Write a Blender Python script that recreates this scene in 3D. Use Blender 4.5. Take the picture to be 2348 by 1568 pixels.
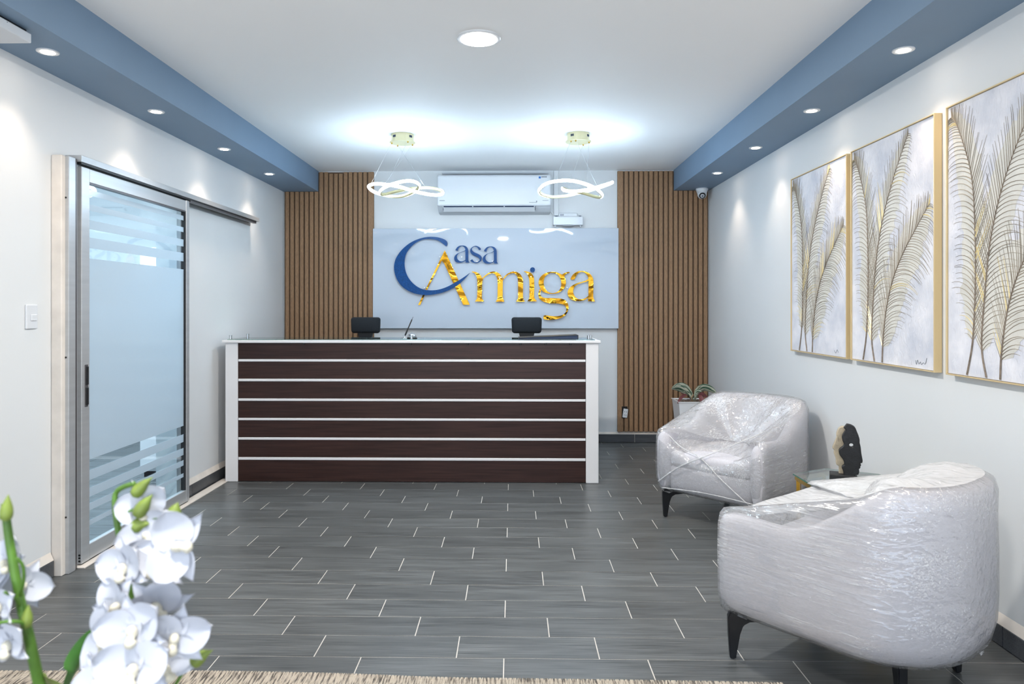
import bpy, bmesh, math, random
from mathutils import Vector, Matrix, noise as mnoise
random.seed(11)
sc = bpy.context.scene
for o in list(bpy.data.objects): bpy.data.objects.remove(o)
COL = sc.collection
PI = math.pi

# ------------------------------------------------------------------ camera, world, lights, exposure
EYE = 1.40
cd = bpy.data.cameras.new('camera'); cam = bpy.data.objects.new('camera', cd); COL.objects.link(cam)
cam.location = (0, 0, EYE); cam.rotation_euler = (PI/2, 0, math.radians(1.07))
cd.sensor_width = 36; cd.lens = 1640/2348*36
cd.shift_x = 28.6/2348; cd.shift_y = -78/2348
cd.clip_start = 0.05
cd.dof.use_dof = True; cd.dof.focus_distance = 5.6; cd.dof.aperture_fstop = 7.1
sc.camera = cam
w = bpy.data.worlds.new('world'); sc.world = w; w.use_nodes = True
w.node_tree.nodes['Background'].inputs[0].default_value = (0.62, 0.78, 1.0, 1)
w.node_tree.nodes['Background'].inputs[1].default_value = 1.0
sc.view_settings.view_transform = 'Standard'
try: sc.view_settings.look = 'None'
except Exception: pass
sc.view_settings.exposure = 1.30; sc.view_settings.gamma = 1; sc.view_settings.use_curve_mapping = False

def area(name, loc, rot, size, power, color, sy=None, shape='RECTANGLE', spread=PI):
    l = bpy.data.lights.new(name, 'AREA'); l.energy = power; l.color = color; l.shape = shape
    l.size = size; l.spread = spread
    if sy: l.size_y = sy
    o = bpy.data.objects.new(name, l); COL.objects.link(o); o.location = loc; o.rotation_euler = rot
    return o
DAY = (0.68, 0.85, 1.0)
area('daylight_fill', (-0.185, -2.80, 1.32), (PI/2, 0, PI), 4.2, 160, DAY, 2.5)      # daylight fill added behind the camera, in an invented shop front
area('ground_fill_light', (-0.185, -4.3, -0.02), (PI, 0, 0), 4.6, 235, (1.0, 0.96, 0.90), 2.6)       # unseen upward fill added to lift the ceiling, as if bounced off paving
area('ceiling_lamp_light', (-0.181, 3.797, 2.812), (0, 0, 0), 0.19, 26, (1.0, 0.95, 0.88), shape='DISK')
area('ceiling_lamp_light', (-0.20, 0.29, 2.812), (0, 0, 0), 0.19, 26, (1.0, 0.95, 0.88), shape='DISK')
area('office_fill_light', (-3.9, 5.0, 2.76), (0, 0, 0), 1.2, 85, (0.74, 0.88, 1.0), 1.2)  # unseen lamp added to brighten the office behind the frosted door
DOWN_L = [(-2.212, y) for y in (6.456, 5.441, 4.396, 3.362, 2.33, 1.30, 0.2, -0.9)]
DOWN_R = [(1.845, y) for y in (6.49, 5.472, 4.452, 3.415, 2.38, 1.35, 0.25, -0.85)]
SOFFIT = 2.62
for x, y in DOWN_L + DOWN_R:
    l = bpy.data.lights.new('downlight_lamp', 'SPOT'); l.energy = 8.5; l.color = (1.0, 0.80, 0.62)
    l.spot_size = math.radians(92); l.spot_blend = 0.75; l.shadow_soft_size = 0.045
    o = bpy.data.objects.new('downlight_lamp', l); COL.objects.link(o); o.location = (x, y, SOFFIT - 0.012)
LED_STRENGTH = 34.0

# ------------------------------------------------------------------ materials
def lin(c):
    return tuple(((v/255)/12.92 if v/255 <= 0.04045 else ((v/255+0.055)/1.055)**2.4) for v in c)
def nodes(name):
    m = bpy.data.materials.new(name); m.use_nodes = True
    nt = m.node_tree; b = nt.nodes['Principled BSDF']
    return m, nt, b
def mat(name, rgb, rough=0.5, metal=0.0, spec=0.5, var=None, bump=None, coat=0.0, emit=None, world=False):
    """var=(scale xyz, amount 0..1, detail) colour variation; bump=(scale xyz, strength, distance)"""
    m, nt, b = nodes(name); c = lin(rgb)
    b.inputs['Base Color'].default_value = (*c, 1); b.inputs['Roughness'].default_value = rough
    b.inputs['Metallic'].default_value = metal; b.inputs['Specular IOR Level'].default_value = spec
    b.inputs['Coat Weight'].default_value = coat
    if emit:
        b.inputs['Emission Color'].default_value = (*emit[0], 1); b.inputs['Emission Strength'].default_value = emit[1]
    if var or bump:
        tc = nt.nodes.new('ShaderNodeNewGeometry' if world else 'ShaderNodeTexCoord')
        src = tc.outputs['Position'] if world else tc.outputs['Object']
    if var:
        mp = nt.nodes.new('ShaderNodeMapping'); mp.inputs['Scale'].default_value = var[0]; nt.links.new(src, mp.inputs[0])
        if not world:
            oi = nt.nodes.new('ShaderNodeObjectInfo'); ml = nt.nodes.new('ShaderNodeMath'); ml.operation = 'MULTIPLY'; ml.inputs[1].default_value = 40
            nt.links.new(oi.outputs['Random'], ml.inputs[0]); nt.links.new(ml.outputs[0], mp.inputs['Location'])
        n = nt.nodes.new('ShaderNodeTexNoise'); n.inputs['Scale'].default_value = 1; n.inputs['Detail'].default_value = var[2]
        nt.links.new(mp.outputs[0], n.inputs['Vector'])
        r = nt.nodes.new('ShaderNodeValToRGB'); nt.links.new(n.outputs['Fac'], r.inputs[0])
        a = var[1]
        r.color_ramp.elements[0].position = 0.3; r.color_ramp.elements[1].position = 0.7
        r.color_ramp.elements[0].color = (*[v*(1-a) for v in c], 1); r.color_ramp.elements[1].color = (*[min(1, v*(1+a)) for v in c], 1)
        nt.links.new(r.outputs[0], b.inputs['Base Color'])
    if bump:
        mp2 = nt.nodes.new('ShaderNodeMapping'); mp2.inputs['Scale'].default_value = bump[0]; nt.links.new(src, mp2.inputs[0])
        n2 = nt.nodes.new('ShaderNodeTexNoise'); n2.inputs['Scale'].default_value = 1; n2.inputs['Detail'].default_value = 5
        nt.links.new(mp2.outputs[0], n2.inputs['Vector'])
        bp = nt.nodes.new('ShaderNodeBump'); bp.inputs['Strength'].default_value = bump[1]; bp.inputs['Distance'].default_value = bump[2]
        nt.links.new(n2.outputs['Fac'], bp.inputs['Height']); nt.links.new(bp.outputs[0], b.inputs['Normal'])
    return m
M = {}
M['wall'] = mat('wall_paint', (220, 223, 225), 0.55, var=((1.2, 1.2, 1.2), 0.015, 3), bump=((60, 60, 60), 0.08, 0.002), world=True)
M['ceiling'] = mat('ceiling_paint', (241, 242, 243), 0.7, var=((0.8, 0.8, 0.8), 0.012, 2), bump=((40, 40, 40), 0.05, 0.002), world=True)
M['beam'] = mat('beam_paint', (120, 144, 168), 0.6, var=((2, 2, 2), 0.03, 3), bump=((160, 160, 160), 0.12, 0.002), world=True)
M['cream'] = mat('skirting_mortar', (222, 215, 207), 0.7, var=((9, 9, 9), 0.08, 4), world=True)
M['grout'] = mat('pale_grout', (206, 202, 196), 0.8, var=((14, 14, 14), 0.08, 3), world=True)
M['slat'] = mat('slat_brown', (148, 115, 84), 0.55, var=((170, 170, 34), 0.22, 5), bump=((300, 300, 60), 0.15, 0.001))
M['slat_back'] = mat('slat_groove', (92, 70, 50), 0.6, var=((120, 120, 24), 0.2, 4))
M['desk_wood'] = mat('wenge_laminate', (54, 35, 31), 0.32, spec=0.28, var=((3.0, 40, 62), 0.34, 7), bump=((8, 60, 200), 0.05, 0.001))
M['white_lam'] = mat('white_laminate', (226, 226, 228), 0.32, var=((3, 3, 3), 0.01, 2))
M['white_gloss'] = mat('white_acrylic', (196, 206, 218), 0.03, spec=0.26)
M['plastic'] = mat('white_plastic', (218, 222, 227), 0.28)
M['plastic_lo'] = mat('white_plastic_satin', (208, 213, 219), 0.45)
M['alu'] = mat('satin_aluminium', (188, 191, 194), 0.34, metal=0.45, var=((2, 2, 40), 0.05, 3))
M['alu_dark'] = mat('dark_aluminium', (104, 102, 104), 0.4, metal=0.6)
M['steel'] = mat('brushed_steel', (196, 198, 200), 0.22, metal=1.0)
M['chrome'] = mat('chrome', (225, 228, 232), 0.06, metal=1.0)
M['black'] = mat('black_plastic', (18, 19, 22), 0.42)
M['black_metal'] = mat('black_metal', (20, 22, 26), 0.38, metal=0.1)
M['black_fab'] = mat('black_mesh_fabric', (26, 32, 38), 0.85, var=((260, 260, 260), 0.55, 3), bump=((320, 320, 320), 0.5, 0.002))
M['gold_frame'] = mat('champagne_gold', (222, 200, 156), 0.36, metal=0.35)
M['gold_edge'] = mat('gold_edge', (196, 182, 146), 0.28, metal=0.85)
M['gold_letter'] = mat('mirror_gold', (214, 156, 44), 0.04, metal=1.0, bump=((7.0, 7.0, 11.0), 0.8, 0.03))
M['gold_lamp'] = mat('pale_gold_lamp', (214, 206, 168), 0.3, metal=0.45)
M['gold_table'] = mat('polished_gold', (214, 174, 78), 0.14, metal=1.0)
for n_ in M['gold_letter'].node_tree.nodes:
    if n_.type == 'TEX_NOISE': n_.inputs['Detail'].default_value = 0.6
M['blue_letter'] = mat('navy_acrylic', (10, 72, 132), 0.30, spec=0.2, var=((90, 90, 90), 0.25, 5))
M['led'] = mat('led_diffuser', (255, 255, 255), 0.4, emit=((0.63, 0.82, 1.0), LED_STRENGTH))
M['lens_warm'] = mat('downlight_lens', (255, 250, 240), 0.4, emit=((1.0, 0.86, 0.72), 14))
M['lens_white'] = mat('disc_lamp_lens', (255, 255, 252), 0.4, emit=((1.0, 0.97, 0.92), 9))
M['leaf'] = mat('orchid_leaf', (52, 98, 36), 0.4, var=((30, 30, 30), 0.25, 3))
M['stem'] = mat('orchid_stem', (72, 110, 32), 0.5, var=((40, 40, 40), 0.25, 3))
M['bud'] = mat('orchid_bud', (106, 124, 50), 0.5, var=((45, 45, 45), 0.25, 3))
M['petal'] = mat('white_petal', (180, 184, 195), 0.55)
M['petal'].node_tree.nodes['Principled BSDF'].inputs['Subsurface Weight'].default_value = 0.15
M['petal'].node_tree.nodes['Principled BSDF'].inputs['Subsurface Radius'].default_value = (0.01, 0.01, 0.01)
M['lip'] = mat('orchid_lip', (192, 188, 172), 0.5, var=((60, 60, 60), 0.06, 3))
M['pot'] = mat('white_ceramic', (240, 242, 245), 0.22)
M['soil'] = mat('pebble_soil', (120, 104, 92), 0.9, var=((60, 60, 60), 0.6, 4))
M['stalk'] = mat('plant_stalk', (176, 150, 120), 0.6)
M['statue_black'] = mat('black_cast', (24, 26, 30), 0.5, var=((40, 40, 40), 0.4, 5), bump=((130, 130, 130), 0.5, 0.002))
M['statue_grey'] = mat('antique_beige', (176, 164, 142), 0.55, var=((30, 30, 30), 0.3, 5), bump=((90, 90, 90), 0.4, 0.002))
M['fabric'] = mat('pale_grey_upholstery', (200, 199, 206), 0.9, var=((90, 90, 380), 0.10, 3), bump=((520, 520, 520), 0.35, 0.001))
M['ink'] = mat('grey_ink', (120, 126, 134), 0.6)
M['ink_blue'] = mat('blue_logo_ink', (40, 110, 190), 0.5)
M['slot'] = mat('dark_slot', (34, 52, 84), 0.6)
M['outlet_hole'] = mat('cutout_black', (16, 14, 13), 0.8)
M['cable'] = mat('white_cable', (222, 226, 228), 0.5)
M['pencil_wire'] = mat('fine_steel_wire', (190, 196, 202), 0.3, metal=0.7)
M['rubber'] = mat('rubber', (30, 30, 32), 0.7)

def mat_tile(name, dark, light):
    m, nt, b = nodes(name)
    g = nt.nodes.new('ShaderNodeNewGeometry'); oi = nt.nodes.new('ShaderNodeObjectInfo')
    mul = nt.nodes.new('ShaderNodeMath'); mul.operation = 'MULTIPLY'; mul.inputs[1].default_value = 31
    nt.links.new(oi.outputs['Random'], mul.inputs[0])
    cmb = nt.nodes.new('ShaderNodeCombineXYZ'); nt.links.new(mul.outputs[0], cmb.inputs[0]); nt.links.new(mul.outputs[0], cmb.inputs[2])
    add = nt.nodes.new('ShaderNodeVectorMath'); add.operation = 'ADD'
    nt.links.new(g.outputs['Position'], add.inputs[0]); nt.links.new(cmb.outputs[0], add.inputs[1])
    def noise(sc_, det):
        mp = nt.nodes.new('ShaderNodeMapping'); mp.inputs['Scale'].default_value = sc_
        nt.links.new(add.outputs[0], mp.inputs[0]); n = nt.nodes.new('ShaderNodeTexNoise')
        n.inputs['Scale'].default_value = 1; n.inputs['Detail'].default_value = det; nt.links.new(mp.outputs[0], n.inputs['Vector']); return n
    n1 = noise((5, 190, 190), 4); n2 = noise((1.6, 16, 16), 4); n3 = noise((60, 60, 60), 2)
    mx = nt.nodes.new('ShaderNodeMix'); mx.data_type = 'FLOAT'; mx.inputs[0].default_value = 0.35
    nt.links.new(n1.outputs['Fac'], mx.inputs[2]); nt.links.new(n2.outputs['Fac'], mx.inputs[3])
    r = nt.nodes.new('ShaderNodeValToRGB'); r.color_ramp.elements[0].position = 0.32; r.color_ramp.elements[1].position = 0.68
    r.color_ramp.elements[0].color = (*lin(dark), 1); r.color_ramp.elements[1].color = (*lin(light), 1)
    nt.links.new(mx.outputs[0], r.inputs[0])
    hs = nt.nodes.new('ShaderNodeHueSaturation')
    mr = nt.nodes.new('ShaderNodeMapRange'); mr.inputs[3].default_value = 0.88; mr.inputs[4].default_value = 1.10
    nt.links.new(oi.outputs['Random'], mr.inputs[0]); nt.links.new(mr.outputs[0], hs.inputs['Value'])
    nt.links.new(r.outputs[0], hs.inputs['Color']); nt.links.new(hs.outputs[0], b.inputs['Base Color'])
    mr2 = nt.nodes.new('ShaderNodeMapRange'); mr2.inputs[3].default_value = 0.26; mr2.inputs[4].default_value = 0.44
    nt.links.new(n1.outputs['Fac'], mr2.inputs[0]); nt.links.new(mr2.outputs[0], b.inputs['Roughness'])
    bp = nt.nodes.new('ShaderNodeBump'); bp.inputs['Strength'].default_value = 0.25; bp.inputs['Distance'].default_value = 0.0008
    nt.links.new(n1.outputs['Fac'], bp.inputs['Height']); nt.links.new(bp.outputs[0], b.inputs['Normal'])
    return m
M['tile'] = mat_tile('wood_look_tile', (54, 57, 58), (108, 111, 112))
M['skirt'] = mat_tile('skirting_tile', (52, 54, 58), (86, 89, 93))

def mat_glass(name, tint, refl=0.10, rough=0.0):
    m = bpy.data.materials.new(name); m.use_nodes = True; nt = m.node_tree
    nt.nodes.remove(nt.nodes['Principled BSDF']); out = nt.nodes['Material Output']
    t = nt.nodes.new('ShaderNodeBsdfTransparent'); t.inputs[0].default_value = (*tint, 1)
    g = nt.nodes.new('ShaderNodeBsdfGlossy'); g.inputs['Roughness'].default_value = rough
    f = nt.nodes.new('ShaderNodeLayerWeight'); f.inputs[0].default_value = 0.5
    mr = nt.nodes.new('ShaderNodeMapRange'); mr.inputs[3].default_value = refl*0.5; mr.inputs[4].default_value = min(1, refl*5)
    pw = nt.nodes.new('ShaderNodeMath'); pw.operation = 'POWER'; pw.inputs[1].default_value = 3
    nt.links.new(f.outputs['Facing'], pw.inputs[0]); nt.links.new(pw.outputs[0], mr.inputs[0])
    mix = nt.nodes.new('ShaderNodeMixShader'); nt.links.new(mr.outputs[0], mix.inputs[0])
    nt.links.new(t.outputs[0], mix.inputs[1]); nt.links.new(g.outputs[0], mix.inputs[2]); nt.links.new(mix.outputs[0], out.inputs[0])
    return m
M['glass'] = mat_glass('clear_glass', (0.90, 0.96, 0.98), 0.12)
M['glass_top'] = mat_glass('table_glass', (0.80, 0.92, 0.88), 0.20)
M['glass_edge'] = mat('green_glass_edge', (46, 104, 88), 0.12)
def mat_frost():
    m = bpy.data.materials.new('frosted_film'); m.use_nodes = True; nt = m.node_tree
    nt.nodes.remove(nt.nodes['Principled BSDF']); out = nt.nodes['Material Output']
    tr = nt.nodes.new('ShaderNodeBsdfTranslucent'); tr.inputs[0].default_value = (0.52, 0.58, 0.62, 1)
    df = nt.nodes.new('ShaderNodeBsdfDiffuse'); df.inputs[0].default_value = (0.80, 0.87, 0.93, 1)
    gl = nt.nodes.new('ShaderNodeBsdfGlossy'); gl.inputs['Roughness'].default_value = 0.12
    m1 = nt.nodes.new('ShaderNodeMixShader'); m1.inputs[0].default_value = 0.38
    m2 = nt.nodes.new('ShaderNodeMixShader'); m2.inputs[0].default_value = 0.08
    nt.links.new(tr.outputs[0], m1.inputs[1]); nt.links.new(df.outputs[0], m1.inputs[2])
    nt.links.new(m1.outputs[0], m2.inputs[1]); nt.links.new(gl.outputs[0], m2.inputs[2]); nt.links.new(m2.outputs[0], out.inputs[0])
    return m
M['frost'] = mat_frost()
def mat_film(name, seed, stretch, lo, hi):
    """cling film: mostly clear, glossy, wrinkled; milky in ropes, streaks and the stretched sheet"""
    m = bpy.data.materials.new(name); m.use_nodes = True; nt = m.node_tree
    b = nt.nodes['Principled BSDF']; out = nt.nodes['Material Output']
    tc = nt.nodes.new('ShaderNodeTexCoord')
    def noise(sc_, rot, det, typ='noise'):
        mp = nt.nodes.new('ShaderNodeMapping'); mp.inputs['Scale'].default_value = sc_; mp.inputs['Rotation'].default_value = rot
        mp.inputs['Location'].default_value = (seed, seed*0.7, seed*1.3)
        nt.links.new(tc.outputs['Object'], mp.inputs[0])
        n = nt.nodes.new('ShaderNodeTexNoise'); n.inputs['Scale'].default_value = 1; n.inputs['Detail'].default_value = det
        n.inputs['Distortion'].default_value = 0.6
        nt.links.new(mp.outputs[0], n.inputs['Vector']); return n
    a = noise(stretch, (0.0, 0.5, 0.35), 2); c = noise((3, 26, 30), (0.2, -0.45, -0.3), 2); d = noise((6, 6, 6), (0, 0, 0), 2)
    mx = nt.nodes.new('ShaderNodeMath'); mx.operation = 'ADD'; nt.links.new(a.outputs['Fac'], mx.inputs[0]); nt.links.new(c.outputs['Fac'], mx.inputs[1])
    m3 = nt.nodes.new('ShaderNodeMath'); m3.operation = 'MULTIPLY_ADD'; m3.inputs[1].default_value = 1.6
    nt.links.new(d.outputs['Fac'], m3.inputs[0]); nt.links.new(mx.outputs[0], m3.inputs[2])
    bp = nt.nodes.new('ShaderNodeBump'); bp.inputs['Strength'].default_value = 0.8; bp.inputs['Distance'].default_value = 0.014
    nt.links.new(m3.outputs[0], bp.inputs['Height'])
    # thin white streaks in two directions
    e1 = noise((5, 150, 170), (0.1, 0.25, 0.5), 3); e2 = noise((7, 190, 170), (-0.2, -0.6, -0.35), 3)
    ex = nt.nodes.new('ShaderNodeMath'); ex.operation = 'MAXIMUM'; nt.links.new(e1.outputs['Fac'], ex.inputs[0]); nt.links.new(e2.outputs['Fac'], ex.inputs[1])
    es = nt.nodes.new('ShaderNodeMath'); es.operation = 'MULTIPLY_ADD'; es.inputs[1].default_value = 0.55; nt.links.new(d.outputs['Fac'], es.inputs[0]); nt.links.new(ex.outputs[0], es.inputs[2])
    mr = nt.nodes.new('ShaderNodeMapRange'); mr.inputs[1].default_value = 0.88; mr.inputs[2].default_value = 1.10
    mr.inputs[3].default_value = lo; mr.inputs[4].default_value = hi
    nt.links.new(es.outputs[0], mr.inputs[0])
    t = nt.nodes.new('ShaderNodeBsdfTransparent'); t.inputs[0].default_value = (0.985, 0.985, 0.99, 1)
    df = nt.nodes.new('ShaderNodeBsdfDiffuse'); df.inputs[0].default_value = (0.93, 0.94, 0.96, 1)
    tl = nt.nodes.new('ShaderNodeBsdfTranslucent'); tl.inputs[0].default_value = (0.86, 0.88, 0.92, 1)
    dm = nt.nodes.new('ShaderNodeMixShader'); dm.inputs[0].default_value = 0.1
    nt.links.new(df.outputs[0], dm.inputs[1]); nt.links.new(tl.outputs[0], dm.inputs[2])
    mix = nt.nodes.new('ShaderNodeMixShader'); nt.links.new(mr.outputs[0], mix.inputs[0])
    nt.links.new(t.outputs[0], mix.inputs[1]); nt.links.new(dm.outputs[0], mix.inputs[2])
    gl = nt.nodes.new('ShaderNodeBsdfGlossy'); gl.inputs['Roughness'].default_value = 0.13; nt.links.new(bp.outputs[0], gl.inputs['Normal'])
    lw = nt.nodes.new('ShaderNodeLayerWeight'); lw.inputs[0].default_value = 0.35; nt.links.new(bp.outputs[0], lw.inputs['Normal'])
    gr = nt.nodes.new('ShaderNodeMapRange'); gr.inputs[3].default_value = 0.10; gr.inputs[4].default_value = 0.55; nt.links.new(lw.outputs['Fresnel'], gr.inputs[0])
    mg = nt.nodes.new('ShaderNodeMixShader'); nt.links.new(gr.outputs[0], mg.inputs[0])
    nt.links.new(mix.outputs[0], mg.inputs[1]); nt.links.new(gl.outputs[0], mg.inputs[2]); nt.links.new(mg.outputs[0], out.inputs[0])
    nt.nodes.remove(b)
    return m
M['film_a'] = mat_film('cling_film_a', 1.7, (4, 24, 30), 0.18, 0.65)
M['film_b'] = mat_film('cling_film_b', 4.1, (4, 20, 34), 0.18, 0.58)
M['film_sheet_a'] = mat_film('cling_film_sheet_a', 3.3, (5, 30, 40), 0.30, 0.80)  # stretched sheets: milky film, with white lamp reflections put into the opacity
M['film_sheet_b'] = mat_film('cling_film_sheet_b', 6.3, (5, 24, 30), 0.66, 0.92)
def mat_canvas():
    m, nt, b = nodes('painted_canvas'); b.inputs['Roughness'].default_value = 0.6
    tc = nt.nodes.new('ShaderNodeTexCoord')
    n = nt.nodes.new('ShaderNodeTexNoise'); n.inputs['Scale'].default_value = 7; n.inputs['Detail'].default_value = 6; nt.links.new(tc.outputs['Object'], n.inputs['Vector'])
    r = nt.nodes.new('ShaderNodeValToRGB'); r.color_ramp.elements[0].position = 0.3; r.color_ramp.elements[1].position = 0.72
    r.color_ramp.elements[0].color = (*lin((196, 200, 212)), 1); r.color_ramp.elements[1].color = (*lin((232, 232, 238)), 1)
    nt.links.new(n.outputs['Fac'], r.inputs[0]); nt.links.new(r.outputs[0], b.inputs['Base Color'])
    mp = nt.nodes.new('ShaderNodeMapping'); mp.inputs['Scale'].default_value = (40, 40, 22); nt.links.new(tc.outputs['Object'], mp.inputs[0])
    n2 = nt.nodes.new('ShaderNodeTexNoise'); n2.inputs['Scale'].default_value = 1; n2.inputs['Detail'].default_value = 6; n2.inputs['Distortion'].default_value = 1.5
    nt.links.new(mp.outputs[0], n2.inputs['Vector'])
    bp = nt.nodes.new('ShaderNodeBump'); bp.inputs['Strength'].default_value = 0.7; bp.inputs['Distance'].default_value = 0.006
    nt.links.new(n2.outputs['Fac'], bp.inputs['Height']); nt.links.new(bp.outputs[0], b.inputs['Normal'])
    return m
M['canvas'] = mat_canvas()
M['feather_fill'] = mat('champagne_wash', (211, 209, 202), 0.5, metal=0.0, var=((9, 9, 9), 0.10, 5), bump=((60, 60, 60), 0.5, 0.004))
M['barb'] = mat('taupe_paint', (134, 124, 108), 0.5, metal=0.0, var=((7, 7, 7), 0.5, 4))
M['barb_gold'] = mat('gold_leaf_paint', (220, 202, 146), 0.35, metal=0.2, var=((20, 20, 20), 0.2, 3))
M['quill'] = mat('dark_quill_paint', (122, 110, 98), 0.5, metal=0.1, var=((60, 60, 60), 0.35, 3))
def mat_rug():
    m, nt, b = nodes('woven_rug'); b.inputs['Roughness'].default_value = 0.95
    tc = nt.nodes.new('ShaderNodeTexCoord')
    mp = nt.nodes.new('ShaderNodeMapping'); mp.inputs['Scale'].default_value = (130, 14, 1); nt.links.new(tc.outputs['Object'], mp.inputs[0])
    n = nt.nodes.new('ShaderNodeTexNoise'); n.inputs['Scale'].default_value = 1; n.inputs['Detail'].default_value = 3; nt.links.new(mp.outputs[0], n.inputs['Vector'])
    r = nt.nodes.new('ShaderNodeValToRGB'); e = r.color_ramp.elements; e[0].position = 0.36; e[1].position = 0.55
    e[0].color = (*lin((92, 86, 80)), 1); e[1].color = (*lin((204, 192, 176)), 1)
    nt.links.new(n.outputs['Fac'], r.inputs[0]); nt.links.new(r.outputs[0], b.inputs['Base Color'])
    wv = nt.nodes.new('ShaderNodeTexWave'); wv.inputs['Scale'].default_value = 60; wv.inputs['Distortion'].default_value = 1.0
    nt.links.new(tc.outputs['Object'], wv.inputs['Vector'])
    bp = nt.nodes.new('ShaderNodeBump'); bp.inputs['Strength'].default_value = 0.8; bp.inputs['Distance'].default_value = 0.004
    nt.links.new(wv.outputs['Fac'], bp.inputs['Height']); nt.links.new(bp.outputs[0], b.inputs['Normal'])
    return m
M['rug'] = mat_rug()
def mat_variegated():
    m, nt, b = nodes('variegated_leaf'); b.inputs['Roughness'].default_value = 0.4
    uv = nt.nodes.new('ShaderNodeUVMap')
    mp = nt.nodes.new('ShaderNodeMapping'); mp.inputs['Scale'].default_value = (3.0, 1.3, 1); mp.inputs['Rotation'].default_value = (0, 0, 0.5); nt.links.new(uv.outputs[0], mp.inputs[0])
    n = nt.nodes.new('ShaderNodeTexNoise'); n.inputs['Scale'].default_value = 2.2; n.inputs['Detail'].default_value = 4; n.inputs['Distortion'].default_value = 0.8
    nt.links.new(mp.outputs[0], n.inputs['Vector'])
    r = nt.nodes.new('ShaderNodeValToRGB'); e = r.color_ramp.elements; e[0].position = 0.44; e[1].position = 0.54
    e[0].color = (*lin((66, 104, 82)), 1); e[1].color = (*lin((214, 216, 196)), 1)
    nt.links.new(n.outputs['Fac'], r.inputs[0])
    g = nt.nodes.new('ShaderNodeNewGeometry'); mx = nt.nodes.new('ShaderNodeMix'); mx.data_type = 'RGBA'
    nt.links.new(g.outputs['Backfacing'], mx.inputs[0]); nt.links.new(r.outputs[0], mx.inputs[6]); mx.inputs[7].default_value = (*lin((112, 58, 60)), 1)
    nt.links.new(mx.outputs[2], b.inputs['Base Color'])
    return m
M['varleaf'] = mat_variegated()
M['varleaf_red'] = mat('maroon_leaf', (104, 52, 56), 0.5, var=((40, 40, 40), 0.3, 3))

# ------------------------------------------------------------------ builders
def link(name, me, m=None, parent=None, smooth=False, auto=None):
    if m is not None:
        for mm in (m if isinstance(m, (list, tuple)) else [m]): me.materials.append(mm)
    if smooth:
        for p in me.polygons: p.use_smooth = True
    o = bpy.data.objects.new(name, me); COL.objects.link(o)
    if parent is not None:
        o.parent = parent
        if parent.parent is None and not parent.get('local'):
            o.matrix_parent_inverse = Matrix.Translation(-parent.location)
    return o
def from_bm(name, bm, m=None, parent=None, smooth=False):
    me = bpy.data.meshes.new(name); bm.normal_update(); bm.to_mesh(me); bm.free()
    return link(name, me, m, parent, smooth)
def pyd(name, v, f, m=None, parent=None, smooth=False):
    me = bpy.data.meshes.new(name); me.from_pydata([tuple(p) for p in v], [], f); me.update()
    return link(name, me, m, parent, smooth)
def add_box(bm, x0, x1, y0, y1, z0, z1, bev=0.0, seg=1):
    r = bmesh.ops.create_cube(bm, size=1)
    for v in r['verts']:
        v.co = Vector(((x0+x1)/2+v.co.x*(x1-x0), (y0+y1)/2+v.co.y*(y1-y0), (z0+z1)/2+v.co.z*(z1-z0)))
    if bev > 0:
        es = list({e for v in r['verts'] for e in v.link_edges})
        bmesh.ops.bevel(bm, geom=es, offset=bev, segments=seg, profile=0.5, affect='EDGES')
def box(name, x0, x1, y0, y1, z0, z1, m, parent=None, bev=0.0, seg=1, smooth=False):
    bm = bmesh.new(); add_box(bm, x0, x1, y0, y1, z0, z1, bev, seg)
    return from_bm(name, bm, m, parent, smooth)
def tag(o, label, cat, group=None):
    o['label'] = label; o['category'] = cat
    if group: o['group'] = group
    return o
def thing(name, label, cat, loc=(0, 0, 0), rz=0, group=None, local=False):
    o = bpy.data.objects.new(name, None); COL.objects.link(o); o.empty_display_size = 0.1
    o.location = loc; o.rotation_euler = (0, 0, rz)
    if local: o['local'] = 1
    return tag(o, label, cat, group)
def struct(o): o['kind'] = 'structure'; return o
def lathe(bm, prof, c, n=32, axis='z'):
    cx, cy, cz = c; rings = []
    for r, z in prof:
        ring = []
        for i in range(n):
            a = 2*PI*i/n
            if axis == 'z': p = (cx+r*math.cos(a), cy+r*math.sin(a), cz+z)
            else: p = (cx+r*math.cos(a), cy+z, cz+r*math.sin(a))
            ring.append(bm.verts.new(p))
        rings.append(ring)
    for a, b in zip(rings, rings[1:]):
        for i in range(n): bm.faces.new((a[i], a[(i+1) % n], b[(i+1) % n], b[i]))
    bm.faces.new(rings[0][::-1]); bm.faces.new(rings[-1])
    bmesh.ops.recalc_face_normals(bm, faces=bm.faces)
def tube(bm, pts, rad, n=8, closed=False):
    pts = [Vector(p) for p in pts]; N = len(pts)
    R = rad if isinstance(rad, (list, tuple)) else [rad]*N
    up = Vector((0, 0, 1)); rings = []
    prev = None
    for i, p in enumerate(pts):
        t = (pts[min(i+1, N-1)]-pts[max(i-1, 0)])
        t.normalize()
        if prev is None:
            ref = up if abs(t.z) < 0.9 else Vector((1, 0, 0))
            a = t.cross(ref).normalized()
        else:
            a = (prev - t*prev.dot(t)).normalized()
        prev = a; b = t.cross(a)
        rings.append([bm.verts.new(p+(a*math.cos(2*PI*k/n)+b*math.sin(2*PI*k/n))*R[i]) for k in range(n)])
    for a, b in zip(rings, rings[1:]):
        for k in range(n): bm.faces.new((a[k], a[(k+1) % n], b[(k+1) % n], b[k]))
    bm.faces.new(rings[0][::-1]); bm.faces.new(rings[-1])
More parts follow.
